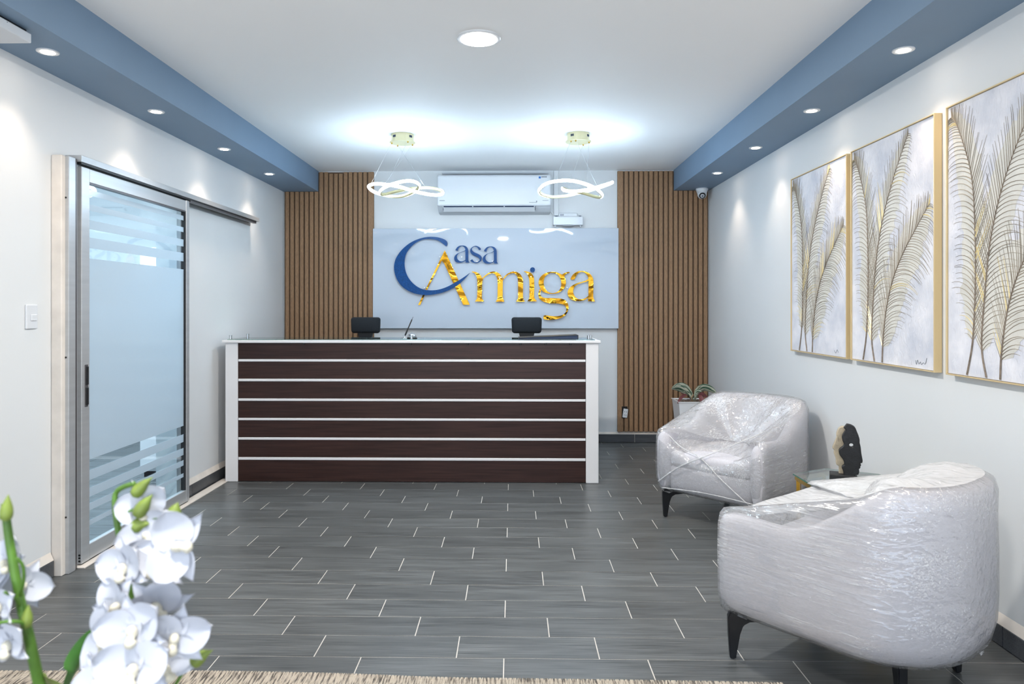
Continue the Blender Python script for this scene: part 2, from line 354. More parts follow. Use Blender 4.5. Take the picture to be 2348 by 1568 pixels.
def cr(P, n=8, closed=False):
    """Catmull-Rom through points"""
    P = [Vector(p) for p in P]; N = len(P); out = []
    rng = range(N) if closed else range(N-1)
    for i in rng:
        if closed: p0, p1, p2, p3 = P[i-1], P[i], P[(i+1) % N], P[(i+2) % N]
        else: p0, p1, p2, p3 = P[max(i-1, 0)], P[i], P[i+1], P[min(i+2, N-1)]
        for k in range(n):
            t = k/n
            out.append(0.5*((2*p1)+(p2-p0)*t+(2*p0-5*p1+4*p2-p3)*t*t+(3*p1-p0-3*p2+p3)*t**3))
    if not closed: out.append(P[-1])
    return out
def outline(P, n=5):
    """closed outline; a third item marks a sharp corner"""
    N = len(P); V = [Vector((p[0], p[1])) for p in P]; c = [len(p) > 2 for p in P]; out = []
    for i in range(N):
        a, b, d, e = (i-1) % N, i, (i+1) % N, (i+2) % N
        p0 = V[b]*2-V[d] if c[b] else V[a]; p3 = V[d]*2-V[b] if c[d] else V[e]
        p1, p2 = V[b], V[d]
        for k in range(n):
            t = k/n
            out.append(0.5*((2*p1)+(p2-p0)*t+(2*p0-5*p1+4*p2-p3)*t*t+(3*p1-p0-3*p2+p3)*t**3))
    return out
def plate_mesh(name, loops, thick, bevel=0.0):
    """flat filled shape in XZ, extruded along Y; loops are lists of 2-D points (holes by even-odd)"""
    cu = bpy.data.curves.new(name, 'CURVE'); cu.dimensions = '2D'; cu.fill_mode = 'BOTH'
    cu.extrude = thick/2; cu.bevel_depth = bevel; cu.bevel_resolution = 1
    for lp in loops:
        s = cu.splines.new('POLY'); s.points.add(len(lp)-1); s.use_cyclic_u = True
        for pt, q in zip(s.points, lp): pt.co = (q[0], q[1], 0, 1)
    ob = bpy.data.objects.new(name, cu); COL.objects.link(ob)
    dg = bpy.context.evaluated_depsgraph_get(); me = bpy.data.meshes.new_from_object(ob.evaluated_get(dg))
    bpy.data.objects.remove(ob); bpy.data.curves.remove(cu)
    me.transform(Matrix.Rotation(PI/2, 4, 'X')); me.materials.clear(); me.name = name
    return me
def text_mesh(body, size, thick=0.001, extrude_up=False):
    cu = bpy.data.curves.new('text', 'FONT'); cu.body = body; cu.size = size; cu.extrude = thick/2; cu.align_x = 'CENTER'
    ob = bpy.data.objects.new('text', cu); COL.objects.link(ob)
    dg = bpy.context.evaluated_depsgraph_get(); me = bpy.data.meshes.new_from_object(ob.evaluated_get(dg))
    bpy.data.objects.remove(ob); me.transform(Matrix.Rotation(PI/2, 4, 'X')); me.materials.clear(); return me

# ------------------------------------------------------------------ room shell
XL, XR, YB, YN, ZC = -2.408, 2.037, 7.48, -2.6, 2.834
BXL, BXR = -2.04, 1.672                       # inner faces of the beams
DY0, DY1, DZ = 3.86, 5.08, 2.165              # opening of the sliding door
bm = bmesh.new(); add_box(bm, XL-3.4, XR+0.2, YN-0.2, YB+0.2, -0.12, -0.0018)
floor = struct(from_bm('floor', bm, M['grout']))
TL, TW, GAP = 0.573, 0.1888, 0.0044
def tile_mesh(w_, d_, h=0.0060, ch=0.0006):
    a, b = w_/2, d_/2
    v = [(-a, -b, -h), (a, -b, -h), (a, b, -h), (-a, b, -h), (-a, -b, -ch), (a, -b, -ch), (a, b, -ch), (-a, b, -ch),
         (-a+ch, -b+ch, 0), (a-ch, -b+ch, 0), (a-ch, b-ch, 0), (-a+ch, b-ch, 0)]
    f = [(8, 9, 10, 11)]+[(i, (i+1) % 4, 4+(i+1) % 4, 4+i) for i in range(4)]+[(4+i, 4+(i+1) % 4, 8+(i+1) % 4, 8+i) for i in range(4)]
    return v, f
v, f = tile_mesh(TL-GAP, TW-GAP)
full = bpy.data.meshes.new('tile'); full.from_pydata(v, [], f); full.materials.append(M['tile'])
def put_tile(x0, x1, y0, y1):
    if x1-x0 < 0.012 or y1-y0 < 0.012: return
    if abs((x1-x0)-(TL-GAP)) < 1e-4 and abs((y1-y0)-(TW-GAP)) < 1e-4: me = full
    else:
        v, f = tile_mesh(x1-x0, y1-y0); me = bpy.data.meshes.new('tile'); me.from_pydata(v, [], f); me.materials.append(M['tile'])
    o = bpy.data.objects.new('tile', me); COL.objects.link(o); o.parent = floor
    o.location = ((x0+x1)/2, (y0+y1)/2, -0.0004*random.random())
near = bmesh.new()
def near_tile(x0, x1, y0, y1):
    if x1-x0 < 0.012 or y1-y0 < 0.012: return
    v, f = tile_mesh(x1-x0, y1-y0); vs = [near.verts.new((p[0]+(x0+x1)/2, p[1]+(y0+y1)/2, p[2])) for p in v]
    for q in f: near.faces.new([vs[i] for i in q])
for k in range(-30, 27):
    yb = 2.86+k*TW; ya = yb-TW                 # one course of tiles, ya..yb
    ph = -0.036-k*TL/3
    y0, y1 = max(ya+GAP/2, YN), min(yb-GAP/2, YB)
    if y1 <= y0: continue
    n0 = math.floor((XL-3.3-ph)/TL)
    for j in range(n0, n0+16):
        a, b = ph+j*TL+GAP/2, ph+(j+1)*TL-GAP/2
        if a > XR: break
        if k >= -1 and b > XL:                 # in view: each tile its own object
            put_tile(max(a, XL), min(b, XR), y0, y1)
            if a < XL: near_tile(a, XL-GAP, y0, y1)
        elif k >= -1 or b > XL: near_tile(max(a, XL-3.3), min(b, XR), y0, y1)
o = from_bm('outer_tiles', near, M['tile'], floor); o['kind'] = 'stuff'

bm = bmesh.new(); add_box(bm, XL-3.4, XR+0.2, YN-0.2, YB+0.2, ZC, ZC+0.12); struct(from_bm('ceiling', bm, M['ceiling']))
bm = bmesh.new(); T = 0.15
add_box(bm, XL-T, XL, YN, DY0, -0.01, ZC); add_box(bm, XL-T, XL, DY1, YB, -0.01, ZC); add_box(bm, XL-T, XL, DY0, DY1, DZ, ZC)
struct(from_bm('wall_left', bm, M['wall']))
struct(box('wall_right', XR, XR+T, YN, YB, -0.01, ZC, M['wall']))
struct(box('wall_back', XL-3.4, XR+T, YB, YB+T, -0.01, ZC, M['wall']))
bm = bmesh.new()                               # shop front invented behind the camera to let daylight in: posts, sill and lintel
for x in (XL-T, -1.35, -0.23, 0.90, XR-0.05): add_box(bm, x, x+0.05 if x > XL else XL+0.02, YN-T, YN, -0.01, ZC)
add_box(bm, XL, XR, YN-T, YN, -0.01, 0.09); add_box(bm, XL, XR, YN-T, YN, 2.55, ZC)
struct(from_bm('wall_rear', bm, M['wall']))
bm = bmesh.new()
add_box(bm, XL-3.4, XL-3.25, 1.2, YB, -0.01, ZC); add_box(bm, XL-3.25, XL-T, 1.05, 1.2, -0.01, ZC)
struct(from_bm('wall_office', bm, M['wall']))
bm = bmesh.new(); add_box(bm, XL, BXL, YN, YB, SOFFIT, ZC); struct(from_bm('trim_1', bm, M['beam']))
bm = bmesh.new(); add_box(bm, BXR, XR, YN, YB, SOFFIT, ZC); struct(from_bm('trim_2', bm, M['beam']))
# skirting: tile pieces with a mortar ledge on top
def skirting(name, axis, fixed, sgn, segs):
    root = None
    for a, b in segs:
        bm = bmesh.new()
        if axis == 'y': add_box(bm, min(fixed, fixed+sgn*0.014), max(fixed, fixed+sgn*0.014), a, b, 0.002, 0.088)
        else: add_box(bm, a, b, min(fixed, fixed+sgn*0.014), max(fixed, fixed+sgn*0.014), 0.002, 0.088)
        if axis == 'y':
            x0 = fixed; x1 = fixed+sgn*0.018
            vs = [bm.verts.new(p) for p in ((x0, a, 0.087), (x1, a, 0.087), (x0, a, 0.128), (x0, b, 0.087), (x1, b, 0.087), (x0, b, 0.128))]
            for q in ((0, 1, 2), (3, 5, 4), (1, 4, 5, 2), (0, 3, 4, 1)): bm.faces.new([vs[i] for i in q])
        else:
            y0 = fixed; y1 = fixed+sgn*0.018
            vs = [bm.verts.new(p) for p in ((a, y0, 0.087), (a, y1, 0.087), (a, y0, 0.108), (b, y0, 0.087), (b, y1, 0.087), (b, y0, 0.108))]
            for q in ((0, 1, 2), (3, 5, 4), (1, 4, 5, 2), (0, 3, 4, 1)): bm.faces.new([vs[i] for i in q])
        bmesh.ops.recalc_face_normals(bm, faces=bm.faces)
        if root is None: root = struct(from_bm(name, bm, M['cream']))
        else: from_bm('mortar_strip', bm, M['cream'], root)
        p = a + (0.0 if axis == 'x' else 0.05)
        cuts = [a]; q = (math.floor(a/TL)+1)*TL + 0.12
        while q < b: cuts.append(q); q += TL
        cuts.append(b)
        for c0, c1 in zip(cuts, cuts[1:]):
            if c1-c0 < 0.02: continue
            if axis == 'y': box('skirting_tile', min(fixed, fixed+sgn*0.021), max(fixed, fixed+sgn*0.021), c0+0.002, c1-0.002, 0.003, 0.086, M['skirt'], root, 0.0015)
            else: box('skirting_tile', c0+0.002, c1-0.002, min(fixed, fixed+sgn*0.021), max(fixed, fixed+sgn*0.021), 0.003, 0.086, M['skirt'], root, 0.0015)
skirting('baseboard_left', 'y', XL, 1, [(1.0, 3.68), (5.13, YB-0.03)])
skirting('baseboard_right', 'y', XR, -1, [(1.0, YB-0.03)])
skirting('baseboard_back', 'x', YB, -1, [(XL+0.03, XR-0.03)])

# ------------------------------------------------------------------ slatted wall panels
def slat_panel(x0, x1, wide_right, label):
    root = thing('slat_panel', label, 'wall panel', ((x0+x1)/2, YB-0.02, 0.115), group='slatted panels on the back wall')
    inner = BXL if wide_right else BXR
    bm = bmesh.new()
    if wide_right: add_box(bm, x0, inner, YB-0.012, YB, 0.115, SOFFIT); add_box(bm, inner, x1, YB-0.012, YB, 0.115, 2.822)
    else: add_box(bm, inner, x1, YB-0.012, YB, 0.115, SOFFIT); add_box(bm, x0, inner, YB-0.012, YB, 0.115, 2.822)
    from_bm('backing_board', bm, M['slat_back'], root)
    pitch = 0.0512; wdt = 0.0370; xs = []
    if wide_right:
        xs.append((x1-0.058, x1)); x = x1-0.058-(pitch-wdt)
        while x-0.02 > x0: xs.append((max(x-wdt, x0), x)); x -= pitch
    else:
        xs.append((x0, x0+0.058)); x = x0+0.058+(pitch-wdt)
        while x+0.02 < x1: xs.append((x, min(x+wdt, x1))); x += pitch
    for i, (a, b) in enumerate(xs):
        mid = (a+b)/2
        under = (mid < inner+0.005) if wide_right else (mid > inner-0.005)
        top = SOFFIT-0.002 if under else 2.822
        if wide_right and 6 <= i <= 8: top = 2.806
        box('slat', a, b, YB-0.031, YB-0.008, 0.115, top, M['slat'], root, 0.0025)
    return root
slat_panel(-2.398, -1.455, True, 'brown slatted wood-look wall panel left of the lettered board')
rp = slat_panel(1.087, 2.028, False, 'brown slatted wood-look wall panel behind the potted plant, at the right')
# loose socket in the cut-out of the right panel
so = thing('power_socket', 'white loose socket in a cut-out low on the right slatted panel', 'socket', (1.162, YB-0.03, 0.26))
box('cutout', 1.130, 1.190, YB-0.0325, YB-0.0305, 0.255, 0.378, M['outlet_hole'], so)
o = box('socket_plate', -0.024, 0.024, -0.010, 0.004, -0.046, 0.046, M['plastic'], None, 0.003); o.parent = so; o.location = (0.004, -0.004, 0.048); o.rotation_euler = (0, 0.14, 0)
for dx, dz in ((-0.009, -0.018), (0.009, -0.018), (-0.009, 0.016), (0.009, 0.016)):
    q = box('socket_slot', dx-0.002, dx+0.002, -0.0108, -0.0095, dz-0.006, dz+0.006, M['black'], None); q.parent = o

# ------------------------------------------------------------------ sliding door (structure)
door = bpy.data.objects.new('door_1', None); COL.objects.link(door); door.location = (XL, 4.5, 0); struct(door)
XP = -2.335                                    # room-side face of the sliding panel
box('jamb_plaster', XL, -2.352, 3.685, 3.74, 0, 2.20, M['cream'], door, 0.004)
box('jamb', XL, -2.333, 3.715, 3.775, 0, 2.20, M['alu'], door, 0.003)
box('jamb_cover', XL, -2.340, 3.775, 3.80, 0, 2.20, M['alu_dark'], door, 0.003)
box('jamb_channel', XL-0.02, -2.358, 3.80, 3.86, 0, 2.19, M['alu'], door, 0.002)
for z in (0.30, 1.14, 1.98): 
    bm = bmesh.new(); lathe(bm, [(0.005, 0), (0.005, 0.002)], (-2.352+0.004, 3.7125, z), 10, 'y'); from_bm('jamb_screw', bm, M['black'], door)
bm = bmesh.new()
add_box(bm, XL, -2.318, 3.80, 6.50, 2.186, 2.222, 0.002); add_box(bm, XL, -2.40, 3.80, 6.50, 2.15, 2.19)
from_bm('track', bm, M['alu'], door)
box('track_slot', -2.40, -2.324, 3.81, 6.44, 2.176, 2.186, M['black'], door)
box('track_guide', -2.352, -2.325, 5.12, 6.44, 2.164, 2.18, M['alu_dark'], door)
box('stile', -2.370, XP, 3.83, 3.905, 0.012, 2.168, M['alu'], door, 0.003)
box('stile', -2.370, XP, 5.072, 5.122, 0.012, 2.172, M['alu'], door, 0.003)
box('seal_strip', -2.369, XP-0.003, 5.060, 5.072, 0.10, 2.09, M['rubber'], door)
box('top_rail', -2.368, XP-0.002, 3.905, 5.072, 2.092, 2.168, M['alu'], door, 0.003)
box('glazing_bead', -2.366, XP-0.002, 3.905, 5.072, 2.084, 2.092, M['alu_dark'], door)
box('bottom_rail', -2.368, XP-0.002, 3.905, 5.072, 0.012, 0.098, M['alu'], door, 0.003)
box('bottom_gap', -2.366, XP-0.006, 3.84, 5.11, 0.002, 0.012, M['black'], door)
box('threshold', -2.372, -2.300, 3.80, 5.80, 0.0, 0.006, M['cream'], door, 0.001)
box('pane', -2.356, -2.350, 3.905, 5.072, 0.098, 2.084, M['glass'], door)
for z0, z1 in ((0.56, 1.675), (0.445, 0.50), (0.352, 0.402), (0.277, 0.316), (0.195, 0.222), (1.732, 1.792), (1.838, 1.888), (1.940, 1.975), (2.024, 2.056)):
    box('frosted_band', -2.3498, -2.3490, 3.906, 5.071, z0, z1, M['frost'], door)
box('lock_plate', XP, XP+0.004, 3.858, 3.884, 0.86, 1.09, M['alu_dark'], door, 0.001)
box('handle', XP+0.003, XP+0.010, 3.861, 3.881, 0.87, 0.965, M['black'], door, 0.002)
box('handle', XP+0.003, XP+0.010, 3.861, 3.881, 0.98, 1.08, M['black'], door, 0.002)
box('strike', -2.352, -2.345, 3.842, 3.856, 0.93, 0.975, M['black'], door, 0.001)
for z in (0.028, 0.045, 0.060): 
    bm = bmesh.new(); lathe(bm, [(0.006, 0), (0.006, 0.003)], (XP-0.012, 3.829, z), 10, 'y'); from_bm('stile_screw', bm, M['black'], door)
# white cabinet in the office behind the door
cb = thing('cabinet', 'tall white cabinet in the next room, seen through the lower glass stripes', 'cabinet', (-2.86, 6.0, 0))
box('carcass', -3.08, -2.62, 5.86, 6.30, 0.05, 1.9, M['white_lam'], cb, 0.004); box('cabinet_door', -3.075, -2.855, 5.842, 5.86, 0.08, 1.88, M['white_lam'], cb, 0.003)
box('cabinet_door', -2.845, -2.625, 5.842, 5.86, 0.08, 1.88, M['white_lam'], cb, 0.003); box('plinth', -3.06, -2.64, 5.88, 6.28, 0, 0.05, M['black'], cb)

# ------------------------------------------------------------------ reception desk
dk = thing('reception_desk', 'long reception desk with dark wood boards and white strips on the tiled floor', 'desk', (-0.82, 5.98, 0))
DX0, DX1, DF = -2.216, 0.583, 5.728
for z0, z1 in ((0.004, 0.175), (0.199, 0.337), (0.359, 0.494), (0.515, 0.650), (0.672, 0.808), (0.831, 0.967), (0.989, 1.119)):
    box('front_board', DX0, DX1, DF, DF+0.018, z0, z1, M['desk_wood'], dk, 0.002)
for z0, z1 in ((0.175, 0.199), (0.337, 0.359), (0.494, 0.515), (0.650, 0.672), (0.808, 0.831), (0.967, 0.989)):
    box('front_strip', DX0+0.003, DX1-0.003, DF-0.006, DF+0.016, z0+0.001, z1-0.001, M['white_lam'], dk, 0.004, 2)
box('corner_post', -2.318, DX0, 5.72, 5.86, 0, 1.119, M['white_lam'], dk, 0.004)
box('corner_post', DX1, 0.684, 5.72, 5.86, 0, 1.119, M['white_lam'], dk, 0.004)
box('side_panel', -2.318, -2.29, 5.86, 6.24, 0, 1.119, M['white_lam'], dk, 0.002)
box('side_panel', 0.656, 0.684, 5.86, 6.24, 0, 1.119, M['white_lam'], dk, 0.002)
box('inner_panel', DX0, DX1, DF+0.018, DF+0.04, 0, 1.119, M['white_lam'], dk)
box('worktop', -2.29, 0.656, 5.768, 6.40, 0.73, 0.755, M['white_lam'], dk, 0.003)
box('countertop', -2.339, 0.700, 5.70, 6.20, 1.119, 1.141, M['white_lam'], dk, 0.004)
box('glass_sheet', -2.30, 0.655, 5.715, 6.10, 1.1412, 1.149, M['glass_top'], dk, 0.001)
for x, y in ((-2.284, 5.745), (-2.262, 6.06), (-0.815, 5.74), (0.607, 5.745), (0.628, 5.80)):
    bm = bmesh.new(); lathe(bm, [(0.012, 0), (0.012, 0.004), (0.0105, 0.005), (0.0105, 0.024), (0.012, 0.025), (0.012, 0.031)], (x, y, 1.1485), 18); from_bm('standoff_bolt', bm, M['steel'], dk)
for x in (-1.68, -0.82, -0.36, 0.06, 0.262, 0.46):
    bm = bmesh.new(); lathe(bm, [(0.009, 0), (0.009, 0.012)], (x, DF-0.008, 1.107), 14); from_bm('puck_light', bm, M['black'], dk)

# things on the desk
pn = thing('desk_pen', 'black desk pen leaning in a small chrome holder on the counter', 'pen', (-0.884, 5.80, 1.149))
bm = bmesh.new(); lathe(bm, [(0.029, 0), (0.029, 0.004), (0.022, 0.007), (0.009, 0.010), (0.008, 0.020), (0.011, 0.026), (0.004, 0.027)], (-0.884, 5.80, 1.149), 20); from_bm('pen_holder', bm, M['chrome'], pn, True)
a, b = Vector((-0.880, 5.80, 1.168)), Vector((-0.811, 5.80, 1.328))
bm = bmesh.new(); tube(bm, [a.lerp(b, t) for t in (0, 0.05, 0.1, 0.28, 0.30, 0.85, 0.88, 1.0)], [0.002, 0.005, 0.0065, 0.0065, 0.0052, 0.0046, 0.002, 0.0012], 10); from_bm('pen_barrel', bm, M['black'], pn, True)
bl = thing('service_bell', 'chrome service bell with black base on the counter beside the pen', 'bell', (-0.826, 5.84, 1.149))
bm = bmesh.new(); lathe(bm, [(0.043, 0), (0.043, 0.006), (0.036, 0.010)], (-0.826, 5.84, 1.149), 28); from_bm('bell_base', bm, M['black'], bl, True)
bm = bmesh.new(); lathe(bm, [(0.038, 0.010), (0.037, 0.018), (0.033, 0.028), (0.024, 0.037), (0.012, 0.041), (0.004, 0.042)], (-0.826, 5.84, 1.149), 28); from_bm('bell_dome', bm, M['chrome'], bl, True)
bm = bmesh.new(); lathe(bm, [(0.003, 0.042), (0.003, 0.049), (0.006, 0.050), (0.005, 0.053)], (-0.826, 5.84, 1.149), 12); from_bm('bell_button', bm, M['chrome'], bl, True)
bd = thing('ring_binder', 'flat black ring binder lying on the counter before the right office chair', 'binder', (0.28, 5.86, 1.149))
v = [(0.045, 5.765, 1.149), (0.523, 5.765, 1.149), (0.523, 5.765, 1.182), (0.045, 5.765, 1.160), (0.045, 6.02, 1.149), (0.523, 6.02, 1.149), (0.523, 6.02, 1.182), (0.045, 6.02, 1.160)]
pyd('binder_pages', [(p[0], p[1]+(0.006 if p[1] < 5.9 else -0.004), p[2]+(0.002 if p[2] < 1.15 else -0.003)) for p in v], [(0, 1, 2, 3), (4, 7, 6, 5), (0, 4, 5, 1), (1, 5, 6, 2), (2, 6, 7, 3), (3, 7, 4, 0)], M['slot'], bd)
pyd('binder_cover', [v[2], v[3], v[7], v[6]]+[(p[0], p[1], p[2]-0.003) for p in (v[2], v[3], v[7], v[6])], [(0, 1, 2, 3), (4, 7, 6, 5), (0, 4, 5, 1), (1, 5, 6, 2), (2, 6, 7, 3), (3, 7, 4, 0)], M['black'], bd)
box('binder_cover', 0.045, 0.523, 5.765, 6.02, 1.149, 1.151, M['black'], bd); box('binder_spine', 0.521, 0.527, 5.765, 6.02, 1.149, 1.182, M['black'], bd, 0.001)

# ------------------------------------------------------------------ office chairs behind the desk
def office_chair(cx, rz, label):
    t = thing('office_chair', label, 'chair', (cx, 6.78, 0), rz, 'office chairs behind the desk', local=True)
    def pb(name, a, m, bev=0.01, seg=2, sm=True): return box(name, *a, m, t, bev, seg, sm)
    bm = bmesh.new(); add_box(bm, -0.145, 0.145, 0.10, 0.16, 1.155, 1.310, 0.026, 4)
    for q in bm.verts: q.co.y += 0.9*q.co.x**2 + 2.0*(q.co.z-1.23)**2; q.co.x *= 1.0+0.25*(q.co.z-1.23)
    from_bm('headrest', bm, M['black_fab'], t, True)
    bm = bmesh.new(); vs = []
    for z, h in ((1.06, 0.058), (1.12, 0.066), (1.17, 0.078)): vs.append([bm.verts.new(p) for p in ((-h, 0.14, z), (h, 0.14, z), (h, 0.17, z), (-h, 0.17, z))])
    for a, b in zip(vs, vs[1:]):
        for i in range(4): bm.faces.new((a[i], a[(i+1) % 4], b[(i+1) % 4], b[i]))
    bm.faces.new(vs[0][::-1]); bm.faces.new(vs[-1]); from_bm('headrest_post', bm, M['black'], t)
    bm = bmesh.new(); add_box(bm, -0.235, 0.235, 0.11, 0.15, 0.55, 1.112, 0.018, 3)
    bmesh.ops.subdivide_edges(bm, edges=[e for e in bm.edges if abs(e.verts[0].co.x-e.verts[1].co.x) > 0.3], cuts=6)
    for q in bm.verts: q.co.y -= 1.1*q.co.x**2
    from_bm('backrest', bm, M['black_fab'], t, True)
    pb('seat', (-0.25, 0.25, -0.38, 0.10, 0.44, 0.52), M['black_fab'], 0.03, 3)
    for s in (-1, 1):
        bm = bmesh.new(); tube(bm, [(s*0.24, 0.0, 0.46), (s*0.29, -0.04, 0.50), (s*0.30, -0.08, 0.66)], 0.014); from_bm('armrest_post', bm, M['black'], t, True)
        pb('armrest', (s*0.30-0.035, s*0.30+0.035, -0.22, 0.06, 0.655, 0.685), M['black'], 0.012)
    bm = bmesh.new(); lathe(bm, [(0.03, 0.10), (0.03, 0.30), (0.022, 0.31), (0.022, 0.44)], (0, -0.14, 0), 16); from_bm('gas_column', bm, M['black'], t, True)
    bm = bmesh.new(); tube(bm, [(0, 0.10, 0.47), (0, 0.17, 0.50), (0, 0.16, 0.66)], 0.022); from_bm('back_bracket', bm, M['black'], t, True)
    for k in range(5):
        a = 2*PI*k/5+0.3
        bm = bmesh.new(); tube(bm, [(0, -0.14, 0.13), (0.16*math.cos(a), -0.14+0.16*math.sin(a), 0.10), (0.27*math.cos(a), -0.14+0.27*math.sin(a), 0.075)], [0.028, 0.022, 0.016]); from_bm('base_arm', bm, M['black'], t, True)
        c = (0.27*math.cos(a), -0.14+0.27*math.sin(a), 0.03)
        bm = bmesh.new(); bmesh.ops.create_uvsphere(bm, u_segments=12, v_segments=8, radius=0.03, matrix=Matrix.Translation(c)); from_bm('caster', bm, M['black'], t, True)
office_chair(-1.450, -0.12, 'black office chair with headrest behind the desk, nearer the left wall')
office_chair(0.138, 0.03, 'black office chair with headrest behind the desk, below the gold lettering')

# ------------------------------------------------------------------ lettered sign board
sg = thing('sign_board', 'glossy white wall board with raised blue and gold letters reading Casa Amiga', 'sign', (-0.183, YB-0.05, 1.19))
BF = 7.428
box('board_panel', -1.459, 1.094, BF, BF+0.018, 1.187, 2.227, M['white_gloss'], sg, 0.002)
for x in (-1.3, 0.95):
    for z in (1.3, 2.1): box('wall_spacer', x-0.03, x+0.03, BF+0.018, YB, z-0.03, z+0.03, M['plastic_lo'], sg)
K = 0.004535
def letter(name, loops, org, sc_, m, y, th=0.006):
    L = []
    for P in loops:
        P2 = [((org[0]+p[0]/sc_-855)*K-1.459, 2.227-(org[1]+p[1]/sc_-524)*K)+tuple(p[2:]) for p in P]
        L.append(outline(P2))
    me = plate_mesh(name, L, th); me.transform(Matrix.Translation((0, y, 0)))
    return link(name, me, m, sg)
c = 1
Cc = [(1030,298,c),(1050,260),(1048,215),(1020,180),(960,150),(870,125),(770,115),(690,117),(600,130),(500,158),(400,200),(300,262),(200,350),(120,450),(70,545),(45,660),(50,760),(75,860),(120,955),(190,1045),(290,1120),(400,1170),(520,1200),(640,1212),(760,1205),(900,1180),(1020,1145),(1150,1085),(1260,1015),(1360,925),(1430,850),(1480,790,c),(1400,848),(1300,915),(1180,985),(1060,1050),(940,1095),(830,1118),(720,1122),(620,1110),(520,1075),(430,1015),(360,945),(305,865),(265,770),(245,670),(243,570),(260,470),(300,385),(360,310),(440,240),(530,190),(620,163),(720,158),(820,170),(900,200),(970,248)]
Aa = [(1000,368,c),(1472,1395,c),(1348,1395,c),(985,610,c),(945,562,c),(665,1115,c),(535,1400,c),(495,1400,c),(640,1100,c),(915,540,c)]
a_out = [(275,345,c),(310,365),(385,378,c),(395,330),(420,270),(470,215),(545,188),(610,205),(655,250),(685,310),(690,340,c),(640,380),(560,415),(450,450),(340,505),(265,580),(232,650),(232,720),(265,800),(340,850),(440,868),(540,858),(630,825),(695,785,c),(703,862,c),(870,865,c),(830,820),(815,760),(812,600),(810,400),(800,310),(765,240),(700,185),(620,160),(540,158),(440,175),(360,225),(310,290)]
a_in = [(690,375,c),(692,745,c),(640,785),(570,812),(500,810),(430,780),(370,720),(345,650),(350,580),(390,510),(460,460),(560,430),(640,400)]
s_out = [(1340,305,c),(1300,255),(1230,205),(1150,178),(1080,180),(990,215),(920,280),(890,350),(895,420),(930,490),(1000,550),(1100,600),(1190,640),(1255,685),(1280,735),(1265,790),(1220,830),(1150,850),(1085,840),(1040,810),(985,735,c),(965,725,c),(890,785,c),(950,830),(1020,865),(1100,885),(1180,880),(1270,845),(1340,775),(1370,690),(1355,620),(1300,555),(1200,500),(1090,455),(1010,400),(970,350),(965,290),(1000,240),(1060,213),(1110,212),(1175,235),(1220,290),(1250,345,c),(1310,340)]
m_out = [(185,330,c),(270,335),(350,360),(430,410),(490,480),(520,560,c),(560,510),(640,440),(740,370),(850,332),(940,335),(1040,370),(1110,430),(1160,510),(1190,590,c),(1230,520),(1310,430),(1420,360),(1530,330),(1640,345),(1740,400),(1810,490),(1845,600),(1852,800),(1850,1150),(1862,1215),(1910,1310,c),(1620,1310,c),(1675,1230),(1690,1150),(1690,800),(1685,600),(1660,490),(1600,410),(1530,385),(1440,405),(1340,455),(1250,550),(1195,625,c),(1190,1150),(1205,1215),(1245,1312,c),(960,1312,c),(1010,1230),(1020,1150),(1025,700),(1010,560),(970,460),(910,400),(840,385),(750,415),(650,475),(560,560),(530,630,c),(520,800),(512,1150),(528,1220),(590,1306,c),(285,1306,c),(345,1225),(360,1150),(365,800),(355,580),(320,450),(260,375),(185,352,c)]
i_out = [(1885,320,c),(1980,330),(2060,355),(2140,410),(2190,490),(2210,600),(2215,900),(2210,1130),(2230,1205),(2302,1300,c),(1990,1300,c),(2045,1215),(2060,1130),(2060,700),(2040,550),(1990,420),(1930,355),(1885,345,c)]
g_out = [(610,262),(500,272),(400,315),(320,385),(280,470),(275,560),(310,655),(370,735),(460,780),(560,800),(660,803),(760,775),(850,720),(915,640),(945,540),(935,440),(908,385,c),(925,345),(970,308),(1028,290,c),(1035,262,c),(980,265),(910,290),(850,328,c),(770,290),(690,265)]
g_in = [(610,290),(540,300),(470,345),(420,410),(400,490),(405,580),(435,670),(490,740),(560,775),(640,782),(720,760),(790,700),(825,620),(830,530),(815,440),(770,360),(700,305)]
g_tail = [(300,680,c),(270,780),(268,840),(295,920),(350,970),(450,1015),(560,1035),(700,1040),(800,1045),(880,1065),(935,1110),(955,1180),(940,1250),(890,1300),(820,1335),(720,1350),(600,1350),(500,1335),(410,1325,c),(390,1370),(400,1425,c),(480,1440),(600,1440),(720,1425),(850,1385),(940,1315),(990,1230),(1010,1120),(985,1030),(920,955),(830,920),(740,910),(560,905),(450,905),(380,890),(330,850),(312,800),(325,740),(345,705,c)]
b_out = [(1060,430,c),(1085,455),(1150,450,c),(1190,375),(1235,310),(1300,268),(1370,268),(1430,300),(1475,360),(1497,420),(1492,440,c),(1430,475),(1340,505),(1220,540),(1110,590),(1030,660),(990,740),(990,820),(1030,900),(1110,955),(1220,980),(1330,975),(1420,945),(1490,895,c),(1490,985,c),(1660,990,c),(1630,930),(1615,860),(1620,600),(1615,460),(1590,380),(1530,305),(1440,255),(1340,240),(1250,248),(1160,290),(1100,350)]
b_in = [(1500,480,c),(1498,850,c),(1420,910),(1320,935),(1240,925),(1170,870),(1130,790),(1125,710),(1160,630),(1230,575),(1330,535),(1430,510)]
LY = BF-0.030
letter('letter', [Cc], (900, 530), 8.252, M['blue_letter'], LY-0.008)['label'] = 'large navy swoosh letter C'
letter('letter', [Aa], (900, 530), 8.252, M['gold_letter'], LY)['label'] = 'mirror gold letter A without a crossbar'
letter('letter', [a_out, a_in], (1030, 555), 18.06, M['blue_letter'], LY); letter('letter', [s_out], (1030, 555), 18.06, M['blue_letter'], LY)
